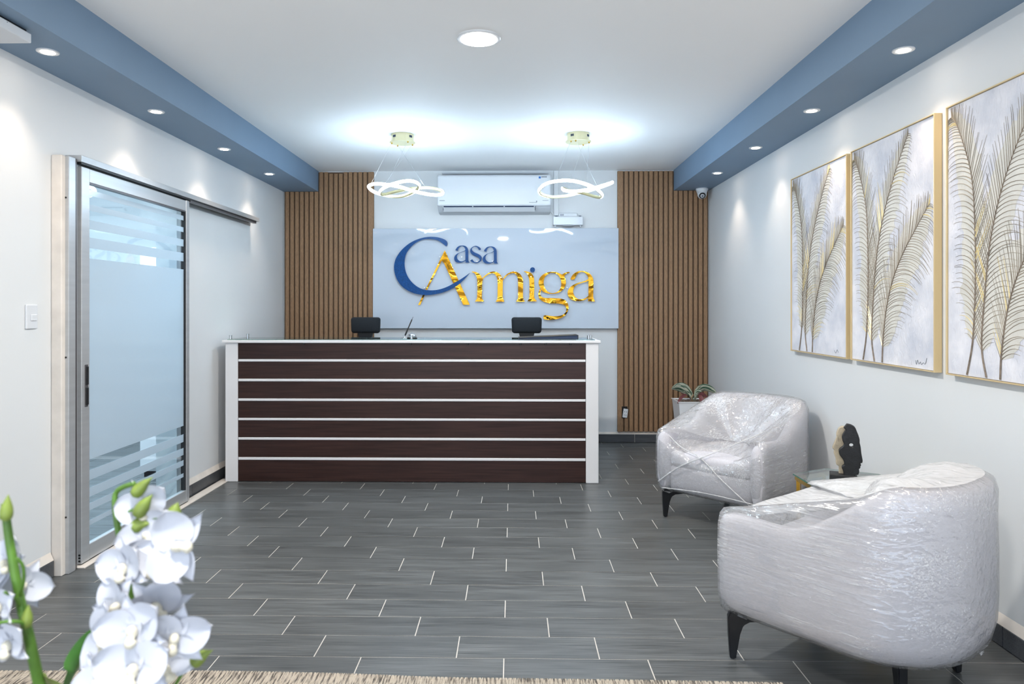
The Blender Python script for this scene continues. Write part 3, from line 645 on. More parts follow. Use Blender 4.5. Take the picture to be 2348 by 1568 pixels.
letter('letter', [[(p[0]+1175, p[1]+40)+tuple(p[2:]) for p in q] for q in (a_out, a_in)], (1030, 555), 18.06, M['blue_letter'], LY)
letter('letter', [m_out], (1070, 600), 14.256, M['gold_letter'], LY); letter('letter', [i_out], (1070, 600), 14.256, M['gold_letter'], LY)
letter('letter_dot', [[(2160+80*math.cos(2*PI*k/24), 275+80*math.sin(2*PI*k/24)) for k in range(24)]], (1070, 600), 14.256, M['blue_letter'], LY)['label'] = 'navy dot of the letter i'
letter('letter', [g_out, g_in], (1210, 600), 10.81, M['gold_letter'], LY); letter('letter_tail', [g_tail], (1210, 600), 10.81, M['gold_letter'], LY+0.0004)
letter('letter', [b_out, b_in], (1210, 600), 10.81, M['gold_letter'], LY)
for px, py in ((925, 600), (985, 668), (975, 660), (1060, 690), (1100, 690), (1154, 690), (1197, 690), (1221, 690), (1245, 660), (1280, 690), (1300, 660), (1350, 685), (1060, 590), (1095, 600), (1130, 600), (1010, 590)):
    bm = bmesh.new(); x = (px-855)*K-1.459; z = 2.227-(py-524)*K
    lathe(bm, [(0.006, 0), (0.006, BF-LY)], (x, LY+0.001, z), 10, 'y'); from_bm('letter_pin', bm, M['steel'], sg)

# ------------------------------------------------------------------ air conditioner and wall box
ac = thing('air_conditioner', 'white split air conditioner on the back wall between the two ring pendants', 'air conditioner', (-0.19, YB-0.11, 2.37))
def prism(name, prof, x0, x1, m, parent, bev=0.0):
    bm = bmesh.new(); n = len(prof)
    A = [bm.verts.new((x0, y, z)) for y, z in prof]; B = [bm.verts.new((x1, y, z)) for y, z in prof]
    for i in range(n): bm.faces.new((A[i], A[(i+1) % n], B[(i+1) % n], B[i]))
    bm.faces.new(A[::-1]); bm.faces.new(B); bmesh.ops.recalc_face_normals(bm, faces=bm.faces)
    if bev: bmesh.ops.bevel(bm, geom=list(bm.edges), offset=bev, segments=2, affect='EDGES')
    return from_bm(name, bm, m, parent, False)
AX0, AX1 = -0.768, 0.384
prism('body', [(YB, 2.765), (7.32, 2.752), (7.285, 2.70), (7.275, 2.46), (7.30, 2.425), (7.36, 2.385), (YB, 2.37)], AX0, AX1, M['plastic_lo'], ac, 0.008)
prism('front_panel', [(7.31, 2.757), (7.272, 2.752), (7.256, 2.735), (7.252, 2.60), (7.256, 2.445), (7.266, 2.437), (7.31, 2.437)], AX0+0.004, AX1-0.003, M['plastic'], ac, 0.005)
v = [(AX0+0.06, 7.268, 2.436), (AX1-0.17, 7.268, 2.436), (AX1-0.17, 7.325, 2.398), (AX0+0.06, 7.325, 2.398)]
prism('outlet_slot', [(7.27, 2.437), (7.263, 2.430), (7.305, 2.396), (7.33, 2.41)], AX0+0.055, AX1-0.155, M['slot'], ac)
prism('flap', [(7.268, 2.424), (7.272, 2.428), (7.318, 2.388), (7.312, 2.383)], AX0+0.06, AX1-0.16, M['plastic'], ac)
for x in (AX0+0.058, AX0+0.36, AX0+0.68, AX1-0.165): prism('flap_bracket', [(7.262, 2.436), (7.258, 2.428), (7.268, 2.418), (7.275, 2.432)], x-0.006, x+0.006, M['plastic_lo'], ac)
o = link('display_digits', text_mesh('20', 0.035), M['plastic'], ac); o.data.transform(Matrix.Translation((0.185, 7.2505, 2.545)))
box('logo_mark', 0.262, 0.282, 7.2515, 7.2545, 2.712, 2.732, M['ink_blue'], ac)
for k in range(4): box('logo_mark', 0.290+k*0.014, 0.300+k*0.014, 7.2525, 7.2545, 2.722, 2.734, M['ink'], ac)
for k in range(6): box('panel_print', -0.745+k*0.009, -0.738+k*0.009, 7.2530, 7.2560, 2.487, 2.494, M['ink'], ac)
box('panel_print', 0.165, 0.245, 7.2535, 7.2560, 2.468, 2.472, M['ink'], ac); box('panel_print', 0.30, 0.36, 7.2535, 7.2560, 2.487, 2.491, M['ink'], ac)
box('panel_print', 0.235, 0.246, 7.2535, 7.2560, 2.474, 2.486, M['ink'], ac)
box('bracket_bar', AX0+0.03, AX1-0.01, YB-0.02, YB, 2.80, 2.815, M['plastic_lo'], ac, 0.002)
du = tag(box('cable_duct', 0.425, 0.476, YB-0.03, YB, 2.36, ZC-0.002, M['cable'], None, 0.006, 2), 'white vertical cable duct running down from the ceiling beside the air conditioner', 'cable duct')
rb = thing('surge_protector', 'white box with vent slots on the wall below the right ring pendant', 'wall box', (0.57, YB-0.05, 2.235))
box('housing', 0.416, 0.726, YB-0.09, YB, 2.255, 2.345, M['plastic'], rb, 0.008, 2)
bm = bmesh.new(); add_box(bm, 0.470, 0.672, YB-0.075, YB-0.01, 2.34, 2.385, 0.016, 3); from_bm('top_hood', bm, M['plastic'], rb)
for k in range(4): box('vent_slot', 0.490+k*0.010, 0.4945+k*0.010, YB-0.0765, YB-0.074, 2.353, 2.370, M['slot'], rb)
for x in (0.440, 0.700):
    bm = bmesh.new(); lathe(bm, [(0.010, 0), (0.010, 0.016)], (x, YB-0.05, 2.240), 12); from_bm('foot', bm, M['plastic'], rb)
bm = bmesh.new(); lathe(bm, [(0.05, 0), (0.075, 0.012)], (0.571, YB-0.05, 2.244), 24); from_bm('bottom_vent', bm, M['plastic_lo'], rb)
for x0, x1 in ((0.436, 0.462), (0.682, 0.706)): box('side_clip', x0, x1, YB-0.08, YB-0.055, 2.345, 2.352, M['slot'], rb)
bm = bmesh.new(); tube(bm, cr([(0.37, 7.42, 2.42), (0.41, 7.44, 2.38), (0.43, 7.45, 2.34), (0.44, 7.45, 2.30)], 5), 0.006); tag(from_bm('power_cable', bm, M['cable'], None, True), 'short white cable from the air conditioner to the wall box', 'cable')

# ------------------------------------------------------------------ lamps
def downlight(x, y, label, group):
    t = thing('downlight', label, 'ceiling light', (x, y, SOFFIT), group=group)
    bm = bmesh.new(); lathe(bm, [(0.049, 0), (0.049, -0.004), (0.046, -0.006), (0.032, -0.005)], (x, y, SOFFIT), 28); from_bm('trim_ring', bm, M['plastic_lo'], t, False)
    bm = bmesh.new(); lathe(bm, [(0.030, -0.0045), (0.030, -0.0065), (0.024, -0.008)], (x, y, SOFFIT), 24); from_bm('lens', bm, M['lens_warm'], t, False)
ordl = ['farthest', 'third', 'second', 'nearest']
txt = {'farthest': 'farthest from the camera', 'third': 'second from the back wall', 'second': 'third from the back wall', 'nearest': 'nearest the camera'}
for side, lst in (('left', DOWN_L), ('right', DOWN_R)):
    for i, (x, y) in enumerate(lst):
        if i < 4: downlight(x, y, 'small round recessed spotlight under the %s beam, %s' % (side, txt[ordl[i]]), 'spotlights under the %s beam' % side)
        else: downlight(x, y, 'small recessed spotlight under the %s beam, %s one outside the picture' % (side, ['first', 'second', 'third', 'last'][i-4]), 'spotlights out of view under the %s beam' % side)
def disc_lamp(x, y, label):
    t = thing('disc_light', label, 'ceiling light', (x, y, ZC))
    bm = bmesh.new(); lathe(bm, [(0.117, 0), (0.117, -0.005), (0.112, -0.008), (0.097, -0.009)], (x, y, ZC), 48); from_bm('trim_ring', bm, M['plastic'], t)
    bm = bmesh.new(); lathe(bm, [(0.096, -0.008), (0.096, -0.0115), (0.088, -0.013)], (x, y, ZC), 48); from_bm('diffuser', bm, M['lens_white'], t)
disc_lamp(-0.181, 3.797, 'large round flush ceiling light glowing in the middle of the white ceiling')
disc_lamp(-0.20, 0.29, 'round ceiling light overhead, seen only as a reflection in the lettered board')

def ring_lamp(label, cx, canopy, path, wires):
    t = thing('ring_pendant', label, 'pendant light', (cx, 5.905, ZC), group='looped LED pendants above the desk')
    x, y = canopy
    bm = bmesh.new(); lathe(bm, [(0.093, 0), (0.093, -0.062), (0.094, -0.064)], (x, y, ZC), 40); lathe(bm, [(0.106, -0.063), (0.106, -0.068), (0.100, -0.070)], (x, y, ZC), 40)
    from_bm('canopy', bm, M['gold_lamp'], t)
    for a0 in (-2.35, -0.75):
        for k in range(4):
            a = a0+k*0.085
            c0 = Vector((x+0.0925*math.cos(a), y+0.0925*math.sin(a), ZC-0.026)); tx = Vector((-math.sin(a), math.cos(a), 0)); nx = Vector((math.cos(a), math.sin(a), 0))
            vs = [c0+tx*sx*0.0028+nx*sn*0.002+Vector((0, 0, sz*0.009)) for sx in (-1, 1) for sn in (-1, 1) for sz in (-1, 1)]
            pyd('canopy_slot', vs, [(0, 1, 3, 2), (4, 6, 7, 5), (0, 4, 5, 1), (2, 3, 7, 6), (0, 2, 6, 4), (1, 5, 7, 3)], M['slot'], t)
    P = cr(path, 9, True); N = len(P)
    fr = bmesh.new(); ld = bmesh.new(); FR = []; LD = []
    for i in range(N):
        tg = (P[(i+1) % N]-P[i-1]).normalized(); rt = tg.cross(Vector((0, 0, 1))).normalized(); up = rt.cross(tg).normalized()
        h = 0.0125
        FR.append([fr.verts.new(P[i]+rt*a+up*b) for a, b in ((-0.005, -h), (0.003, -h), (0.003, h), (-0.005, h))])
        LD.append([ld.verts.new(P[i]+rt*a+up*b) for a, b in ((0.003, -h*0.95), (0.009, -h*0.9), (0.013, -h*0.5), (0.0145, 0), (0.013, h*0.5), (0.009, h*0.9), (0.003, h*0.95))])
    for i in range(N):
        for bmx, L in ((fr, FR), (ld, LD)):
            a, b = L[i], L[(i+1) % N]; n = len(a)
            for k in range(n): bmx.faces.new((a[k], b[k], b[(k+1) % n], a[(k+1) % n]))
    bmesh.ops.recalc_face_normals(fr, faces=fr.faces); bmesh.ops.recalc_face_normals(ld, faces=ld.faces)
    from_bm('light_band', fr, M['gold_lamp'], t, True); from_bm('led_strip', ld, M['led'], t, True)
    for a, idx in wires:
        q = P[idx]
        bm = bmesh.new(); tube(bm, [(x+0.088*math.cos(a), y+0.088*math.sin(a), ZC-0.068), (q.x, q.y, q.z+0.012)], 0.0009, 5); from_bm('suspension_wire', bm, M['pencil_wire'], t)
        bm = bmesh.new(); lathe(bm, [(0.006, -0.068), (0.006, -0.078), (0.004, -0.082)], (x+0.088*math.cos(a), y+0.088*math.sin(a), ZC), 10); from_bm('wire_clamp', bm, M['gold_table'], t)
LP = [(-1.191, 5.9, 2.402), (-1.153, 5.82, 2.406), (-1.101, 5.77, 2.405), (-1.009, 5.76, 2.394), (-0.92, 5.77, 2.38), (-0.83, 5.77, 2.353), (-0.738, 5.76, 2.327), (-0.65, 5.78, 2.315), (-0.596, 5.84, 2.327), (-0.582, 5.9, 2.355), (-0.625, 5.97, 2.39), (-0.709, 6.02, 2.413), (-0.788, 6.03, 2.413), (-0.866, 6.02, 2.405), (-0.96, 6.02, 2.388), (-1.019, 6.0, 2.37), (-1.069, 5.96, 2.351), (-1.095, 5.9, 2.346), (-1.075, 5.84, 2.365), (-1.016, 5.8, 2.392), (-0.937, 5.78, 2.414), (-0.863, 5.79, 2.43), (-0.808, 5.83, 2.431), (-0.779, 5.9, 2.417), (-0.799, 5.97, 2.395), (-0.85, 6.02, 2.372), (-0.932, 6.04, 2.346), (-1.026, 6.04, 2.343), (-1.117, 6.02, 2.361), (-1.173, 5.97, 2.381)]
RP = [(0.219, 5.9, 2.363), (0.233, 5.83, 2.381), (0.263, 5.78, 2.398), (0.316, 5.74, 2.41), (0.402, 5.72, 2.417), (0.489, 5.73, 2.414), (0.578, 5.75, 2.394), (0.655, 5.79, 2.37), (0.709, 5.85, 2.344), (0.733, 5.92, 2.328), (0.719, 5.98, 2.323), (0.666, 6.02, 2.341), (0.591, 6.03, 2.366), (0.513, 6.01, 2.377), (0.45, 5.97, 2.382), (0.413, 5.9, 2.386), (0.419, 5.84, 2.361), (0.466, 5.8, 2.344), (0.552, 5.78, 2.345), (0.64, 5.78, 2.362), (0.731, 5.81, 2.393), (0.793, 5.86, 2.419), (0.818, 5.92, 2.437), (0.806, 5.98, 2.437), (0.743, 6.03, 2.419), (0.655, 6.06, 2.394), (0.549, 6.07, 2.371), (0.456, 6.06, 2.348), (0.363, 6.04, 2.336), (0.301, 6.01, 2.335), (0.241, 5.96, 2.347)]
ring_lamp('looped white LED ring pendant on a gold canopy, in front of the left slatted panel', -0.914, (-0.914, 5.908), LP, ((-2.9, 8), (-0.9, 150), (0.5, 160), (2.2, 60)))
ring_lamp('looped white LED ring pendant on a gold canopy, right of the air conditioner', 0.539, (0.539, 5.905), RP, ((-2.4, 30), (-0.2, 105), (-1.9, 85), (1.0, 150)))

# white box under the left beam, security camera, switch
wb = thing('ceiling_box', 'white flat rectangular box fixed under the grey beam at the top left corner', 'ceiling box', (-2.19, 2.8, SOFFIT))
box('cover', -2.268, -2.120, 2.45, 3.112, 2.565, 2.606, M['plastic_lo'], wb, 0.003); box('mounting_plate', -2.255, -2.135, 2.47, 3.10, 2.606, SOFFIT, M['black'], wb)
bm = bmesh.new(); lathe(bm, [(0.003, 0), (0.003, 0.002)], (-2.121, 2.96, 2.597), 8); from_bm('cover_screw', bm, M['black'], wb)
sc_ = thing('security_camera', 'white dome security camera under the right beam in the back corner', 'camera', (1.927, 7.33, SOFFIT))
bm = bmesh.new(); lathe(bm, [(0.060, 0), (0.062, -0.012), (0.055, -0.030), (0.048, -0.052)], (1.927, 7.33, SOFFIT), 28); from_bm('housing', bm, M['plastic'], sc_, True)
bm = bmesh.new(); bmesh.ops.create_uvsphere(bm, u_segments=24, v_segments=14, radius=0.047, matrix=Matrix.Translation((1.927, 7.325, SOFFIT-0.062))); from_bm('dome', bm, M['plastic'], sc_, True)
bm = bmesh.new(); d = Vector((-0.12, -0.82, -0.5)).normalized()
bmesh.ops.create_cone(bm, cap_ends=True, segments=24, radius1=0.034, radius2=0.030, depth=0.012, matrix=Matrix.Translation(Vector((1.927, 7.325, SOFFIT-0.062))+d*0.036) @ d.to_track_quat('Z', 'Y').to_matrix().to_4x4()); from_bm('lens_face', bm, M['black'], sc_)
bm = bmesh.new(); bmesh.ops.create_cone(bm, cap_ends=True, segments=18, radius1=0.014, radius2=0.011, depth=0.008, matrix=Matrix.Translation(Vector((1.927, 7.325, SOFFIT-0.062))+d*0.044) @ d.to_track_quat('Z', 'Y').to_matrix().to_4x4()); from_bm('lens', bm, M['ink'], sc_)
sw = thing('light_switch', 'white light switch on the left wall beside the sliding door frame', 'light switch', (XL, 3.526, 1.356))
box('switch_plate', XL, XL+0.010, 3.484, 3.568, 1.296, 1.417, M['plastic'], sw, 0.004, 2); box('rocker', XL+0.009, XL+0.015, 3.512, 3.556, 1.335, 1.368, M['plastic'], sw, 0.003)

# ------------------------------------------------------------------ paintings on the right wall
def painting(y_far, y_near, label, seed):
    """local frame: u runs from the far edge to the near edge, v upward"""
    rnd = random.Random(seed); z0, z1 = 1.093, 2.325; Wd, Hd = y_far-y_near, z1-z0
    xf = XR-0.036
    t = thing('painting', label, 'painting', (XR-0.018, (y_far+y_near)/2, z0), group='feather paintings on the right wall')
    box('canvas', xf+0.004, XR-0.004, y_near+0.008, y_far-0.008, z0+0.008, z1-0.008, M['canvas'], t)
    bm = bmesh.new()
    add_box(bm, xf-0.004, XR-0.002, y_near, y_near+0.006, z0, z1, 0.001); add_box(bm, xf-0.004, XR-0.002, y_far-0.006, y_far, z0, z1, 0.001)
    add_box(bm, xf-0.004, XR-0.002, y_near+0.006, y_far-0.006, z0, z0+0.006, 0.001); add_box(bm, xf-0.004, XR-0.002, y_near+0.006, y_far-0.006, z1-0.006, z1, 0.001)
    from_bm('frame', bm, M['gold_frame'], t)
    def P(u, v, d=0.0): return Vector((xf+0.004-d, y_far-u*Wd, z0+v*Hd))
    fronds = [ # stem points (u,v), then (drooping side length, upright side length), drooping side sign, first leaflet at t
        ([(0.17, 0.01), (0.215, 0.13), (0.235, 0.30), (0.235, 0.50), (0.205, 0.72), (0.10, 0.90), (0.04, 0.955)], 0.20, 0.23, -1, 0.17),
        ([(0.32, 0.01), (0.285, 0.12), (0.31, 0.30), (0.35, 0.48), (0.44, 0.66), (0.58, 0.83), (0.72, 0.965)], 0.25, 0.24, 1, 0.14),
        ([(0.42, 0.01), (0.43, 0.10), (0.47, 0.24), (0.55, 0.37), (0.67, 0.48), (0.82, 0.58), (0.94, 0.655)], 0.30, 0.26, 1, 0.13)]
    for fi, (pts, ld, lu, sgn, t0) in enumerate(fronds):
        st = cr([(p[0]*Wd, p[1]*Hd, 0) for p in pts], 14); n = len(st)
        bq = bmesh.new(); bb = bmesh.new(); bg = bmesh.new(); bf = bmesh.new()
        def W(p, d): return Vector((xf+0.004-d, y_far-p.x, z0+p.y))
        def strip(bmx, pl, w0, w1, d0):
            L = len(pl); prev = None
            for i, p in enumerate(pl):
                tg = (pl[min(i+1, L-1)]-pl[max(i-1, 0)]).normalized(); nn = Vector((-tg.y, tg.x, 0)); wd = (w0+(w1-w0)*i/(L-1))/2
                a = bmx.verts.new(W(p-nn*wd, d0)); c_ = bmx.verts.new(W(p, d0+wd*0.9)); b = bmx.verts.new(W(p+nn*wd, d0))
                if prev: bmx.faces.new((prev[0], prev[1], c_, a)); bmx.faces.new((prev[1], prev[2], b, c_))
                prev = (a, c_, b)
        strip(bq, st, 0.011, 0.003, 0.0016)
        tips = {1: [], -1: []}; roots = []
        NB = 54
        for k in range(NB):
            s = t0+(1-t0)*(k/(NB-1))**0.95; fi_ = s*(n-1); i = min(int(fi_), n-2); p = st[i].lerp(st[i+1], fi_-i); tg = (st[i+1]-st[i]).normalized()
            q = (s-t0)/(1-t0); env = min(1.0, 0.45+q*3.2)*min(1, (1.03-q)*2.6)**0.7; roots.append(p)
            for side in (-1, 1):
                droop = side == sgn
                Ln = (ld if droop else lu)*env*Wd*rnd.uniform(0.80, 1.12)
                ang = rnd.uniform(0.50, 0.60) if droop else rnd.uniform(0.36, 0.46)
                nn = Vector((tg.y, -tg.x, 0))*side                    # +1: to the right of the upward stem
                d0 = (tg*math.cos(ang*1.25)+nn*math.sin(ang*1.25)).normalized()
                pl = [p.copy()]; dirv = d0.copy(); S = 7
                for j in range(S):
                    if droop: dirv = (dirv+nn*0.10+Vector((0, -0.070*(0.7+j*0.36), 0))).normalized()
                    else: dirv = (dirv+Vector((0, 0.035, 0))+nn*0.03).normalized()
                    pl.append(pl[-1]+dirv*Ln/S)
                pl = [Vector((min(max(x.x, 0.012), Wd-0.012), min(max(x.y, 0.012), Hd-0.012), 0)) for x in pl]
                tips[side].append(pl[-1])
                gold = mnoise.noise(Vector((q*6, fi*3.1+seed, side*0.7))) > 0.34 and rnd.random() < 0.6
                strip(bg if gold else bb, pl, rnd.uniform(0.0032, 0.0050) if not gold else 0.0065, 0.0012, 0.0012)
        for side in (-1, 1):
            A = [bf.verts.new(W(p, 0.0006+0.0002*fi)) for p in roots]; B = [bf.verts.new(W(p.lerp(r, 0.36), 0.0006+0.0002*fi)) for p, r in zip(tips[side], roots)]
            for a, b, c2, d2 in zip(A, A[1:], B[1:], B): bf.faces.new((a, b, c2, d2) if side < 0 else (d2, c2, b, a))
        for bmx in (bq, bb, bg, bf): bmesh.ops.recalc_face_normals(bmx, faces=bmx.faces)
        for bmx in (bq, bb, bg, bf):
            for fc in bmx.faces:
                if fc.normal.x > 0: fc.normal_flip()
        wash = from_bm('feather_wash', bf, M['feather_fill'], t)
        from_bm('feather_quill', bq, M['quill'], t, False); o1 = from_bm('feather_barbs', bb, M['barb'], t); o2 = from_bm('feather_barbs', bg, M['barb_gold'], t); o2['label'] = 'gold leaf barbs'
        o1['kind'] = 'stuff'; o2['kind'] = 'stuff'
    bm = bmesh.new(); sg_ = [(0.80, 0.038), (0.81, 0.022), (0.82, 0.04), (0.835, 0.025), (0.85, 0.034), (0.86, 0.024), (0.88, 0.032), (0.90, 0.028), (0.915, 0.052)]
    if seed == 1: sg_ = [(0.80, 0.035), (0.82, 0.022), (0.845, 0.04), (0.86, 0.026)]
    tube(bm, cr([P(u, v_, 0.001) for u, v_ in sg_], 4), 0.0013, 5); from_bm('signature', bm, M['ink'], t)
painting(5.185, 4.325, 'gold framed feather painting, the far one, nearest the slatted panel', 1)
painting(4.272, 3.430, 'gold framed feather painting, the middle one of the three', 2)
painting(3.340, 2.480, 'gold framed feather painting, the near one cut off by the picture edge', 3)

# ------------------------------------------------------------------ wrapped armchairs
def armchair(label, loc, rz, film, dip, zc, seed):
    t = thing('armchair', label, 'armchair', (loc[0], loc[1], 0), rz, 'film-wrapped tub armchairs by the right wall', local=True)
    Wh, Xf, Xb, Rr = 0.388, 0.415, -0.395, 0.32
    base = []                                   # U outline, front left -> back -> front right: (point, outward normal, arc length)
    def add(p, nrm): base.append((Vector((p[0], p[1])), Vector(nrm)))
    for k in range(13): add((Xf+(Xb+Rr-Xf)*k/12, Wh), (0, 1))
    for k in range(1, 11): a = PI/2+PI/2*k/10; add((Xb+Rr+Rr*math.cos(a), Wh-Rr+Rr*math.sin(a)), (math.cos(a), math.sin(a)))
    for k in range(1, 4): add((Xb, (Wh-Rr)*(1-2*k/4)), (-1, 0))
    for k in range(0, 11): a = PI+PI/2*k/10; add((Xb+Rr+Rr*math.cos(a), -Wh+Rr+Rr*math.sin(a)), (math.cos(a), math.sin(a)))
    for k in range(1, 13): add((Xb+Rr+(Xf-Xb-Rr)*k/12, -Wh), (0, -1))
    S = [0]
    for (a, _), (b, _) in zip(base, base[1:]): S.append(S[-1]+(b-a).length)
    tot = S[-1]
    def H(s):
        d = min(s, tot-s); u = min(max((d-0.26)/0.44, 0), 1); u = u*u*(3-2*u)
        return 0.590-0.012*min(d/0.26, 1)*(1-u)+u*0.200
    # upholstered shell
    bm = bmesh.new(); rings = []
    for i, (p, nrm) in enumerate(base):
        h = H(S[i]); d = min(S[i], tot-S[i]); th = 0.10+0.03*min(max((d-0.3)/0.4, 0), 1)
        prof = [(th*0.6, 0.185), (0.045, 0.19), (0.016, 0.215), (0.004, 0.26), (0, 0.33), (0, h-0.07), (0.008, h-0.03), (0.028, h-0.008), (th*0.5, h), (th-0.028, h-0.008), (th-0.008, h-0.03), (th, h-0.07), (th+0.01, 0.30), (th*0.8, 0.20)]
        k = 1.0; sh = 0.0
        e = min(i, len(base)-1-i)
        if e == 0: k = 0.72
        elif e == 1: k = 0.97
        cxm, czm = th/2, (h+0.19)/2
        rings.append([bm.verts.new(((p-nrm*(cxm+(a-cxm)*k)).x, (p-nrm*(cxm+(a-cxm)*k)).y, czm+(z-czm)*(k if k > 0.9 else 0.88))) for a, z in prof])
    for a, b in zip(rings, rings[1:]):
        for k in range(len(a)): bm.faces.new((a[k], a[(k+1) % len(a)], b[(k+1) % len(a)], b[k]))
    bm.faces.new(rings[0]); bm.faces.new(rings[-1][::-1]); bmesh.ops.recalc_face_normals(bm, faces=bm.faces)
    sh = from_bm('tub_shell', bm, M['fabric'], t, True)
    bm = bmesh.new(); add_box(bm, -0.24, Xf-0.012, -Wh+0.095, Wh-0.095, 0.19, 0.36, 0.03, 3); from_bm('seat_base', bm, M['fabric'], t, True)
    bm = bmesh.new(); add_box(bm, -0.24, Xf-0.004, -Wh+0.098, Wh-0.098, 0.355, 0.455, 0.035, 4)
    from_bm('seat_cushion', bm, M['fabric'], t, True)
    # legs: black metal blades that run out from under the seat and turn down
    for fx, fy in ((0.385, 0.345), (0.385, -0.345), (-0.215, 0.225), (-0.235, -0.245)):
        d = Vector((fx, fy)); L = d.length; d.normalize(); nn = Vector((-d.y, d.x))
        prof = [(L-0.30, 0.192), (L-0.30, 0.170), (L-0.075, 0.150), (L-0.050, 0.135), (L-0.038, 0.10), (L-0.022, 0.006), (L-0.018, 0.0), (L-0.002, 0.0), (L+0.002, 0.006), (L+0.008, 0.10), (L+0.010, 0.165), (L+0.002, 0.186), (L-0.020, 0.196)]
        bm = bmesh.new(); A = [bm.verts.new((*(d*r-nn*0.016), z)) for r, z in prof]; B = [bm.verts.new((*(d*r+nn*0.016), z)) for r, z in prof]
        for i in range(len(prof)): bm.faces.new((A[i], A[(i+1) % len(prof)], B[(i+1) % len(prof)], B[i]))
        bm.faces.new(A[::-1]); bm.faces.new(B); bmesh.ops.recalc_face_normals(bm, faces=bm.faces)
        bmesh.ops.bevel(bm, geom=[e for e in bm.edges if abs(e.calc_face_angle(0)) > 0.6], offset=0.004, segments=2, affect='EDGES')
        from_bm('leg', bm, M['black_metal'], t, False)
    # cling film: closed outline round the chair, wall rings then a sheet stretched over the opening
    def HF(sv):                                # taut film: straight line from the arm front up to the back
        d = min(sv, tot-sv); L0 = 0.70
        return max(H(sv), 0.588+(0.790-0.588)*min(d/L0, 1)*0.94)
    ol = [(p, nrm, HF(S[i]), False) for i, (p, nrm) in enumerate(base)]
    NF = 16
    for k in range(1, NF):
        u = k/NF; y = -Wh+2*Wh*u; s4 = math.sin(PI*u)
        ol.append((Vector((Xf, y)), Vector((1, 0)), 0.578-dip*s4**0.8, True))
    # round the two front corners of the outline
    def off(i, d):
        p, nrm, h, fr = ol[i]; q = p+nrm*d
        if not fr and abs(p.x-Xf) < 0.001: q = Vector((Xf-0.006, p.y+nrm.y*(d-0.004)))
        return q
    prof = [(-0.10, None, 0.172), (-0.05, None, 0.176), (-0.012, None, 0.205), (0.006, None, 0.27), (0.010, None, 0.36), (0.009, 'm', 0.40), (0.008, 'm', 0.75), (0.006, 'h', -0.045), (-0.006, 'h', -0.008), (-0.035, 'h', 0.007), (-0.075, 'h', 0.002)]
    bm = bmesh.new(); R = []
    nz = lambda v, f_, a: mnoise.noise(Vector((v.x*f_+seed, v.y*f_, v.z*f_)))*a
    for d, mode, val in prof:
        ring = []
        for i in range(len(ol)):
            q = off(i, d); h = ol[i][2]; fr = ol[i][3]
            if mode is None: z = val
            elif mode == 'm': z = 0.36+(h-0.045-0.36)*(val if val < 0.5 else val)
            else: z = h+val
            v3 = Vector((q.x, q.y, z)); k = nz(v3, 7, 0.006)+nz(v3, 19, 0.003)
            v3 += Vector((ol[i][1].x, ol[i][1].y, 0))*k
            ring.append(bm.verts.new(v3))
        R.append(ring)
    last = [v_.co.copy() for v_ in R[-1]]; KS = 12
    for k in range(1, KS):
        s_ = k/KS; ring = []
        for i, c0 in enumerate(last):
            cc = Vector((0.02, c0.y*0.15, zc)); wz = s_*s_*(3-2*s_)*0.45+s_*0.55
            q = c0.lerp(cc, s_); q.z = c0.z*(1-wz)+zc*wz
            if ol[i][3] is False and min(S[i], tot-S[i]) > 0.6: q.z += 0.05*math.sin(PI*s_)
            q.z += nz(q, 6, 0.016)+nz(q, 16, 0.008)
            ring.append(bm.verts.new(q))
        R.append(ring)
    for a, b in zip(R, R[1:]):
        n = len(a)
        for k in range(n): bm.faces.new((a[k], a[(k+1) % n], b[(k+1) % n], b[k]))
    bm.faces.new(R[-1])
    bm.verts.ensure_lookup_table(); top = {v_ for r in R[9:] for v_ in r}
    for f_ in bm.faces:
        if all(v_ in top for v_ in f_.verts): f_.material_index = 1
    bmesh.ops.recalc_face_normals(bm, faces=bm.faces)
    fm = from_bm('plastic_wrap', bm, film, t, True); fm['label'] = 'clear wrinkled cling film stretched over the whole chair'
    return t
RZ1, RZ2 = math.radians(180+43), math.radians(130)
c1 = armchair('pale armchair wrapped in plastic film, the far one beside the potted plant', (1.530, 4.835), RZ1, [M['film_a'], M['film_sheet_a']], 0.16, 0.50, 2.0)
c2 = armchair('pale armchair wrapped in plastic film, the near one in front of the glass table', (1.382, 2.812), RZ2, [M['film_b'], M['film_sheet_b']], 0.0, 0.63, 7.0)
def film_fold(parent, pts, r):
    P = cr(pts, 8); bm = bmesh.new(); tube(bm, P, [r*(0.6+0.5*abs(mnoise.noise(p*14))) for p in P], 6); o = from_bm('film_fold', bm, M['film_rope'], parent, True)
M['film_rope'] = mat_film('cling_film_rope', 9.0, (20, 20, 60), 0.45, 0.8)
film_fold(c1, [(0.425, -0.36, 0.24), (0.428, -0.20, 0.36), (0.42, -0.02, 0.455), (0.25, 0.10, 0.53), (0.02, 0.22, 0.62), (-0.20, 0.28, 0.74)], 0.007)
film_fold(c1, [(0.427, 0.30, 0.21), (0.430, 0.12, 0.33), (0.424, -0.04, 0.445), (0.40, -0.20, 0.49), (0.38, -0.32, 0.56)], 0.005)
film_fold(c1, [(0.430, -0.33, 0.205), (0.433, 0.0, 0.23), (0.432, 0.33, 0.225)], 0.005)
bm = bmesh.new(); rr = random.Random(5)                      # loose crumpled tail of film at the back corner
G_ = []
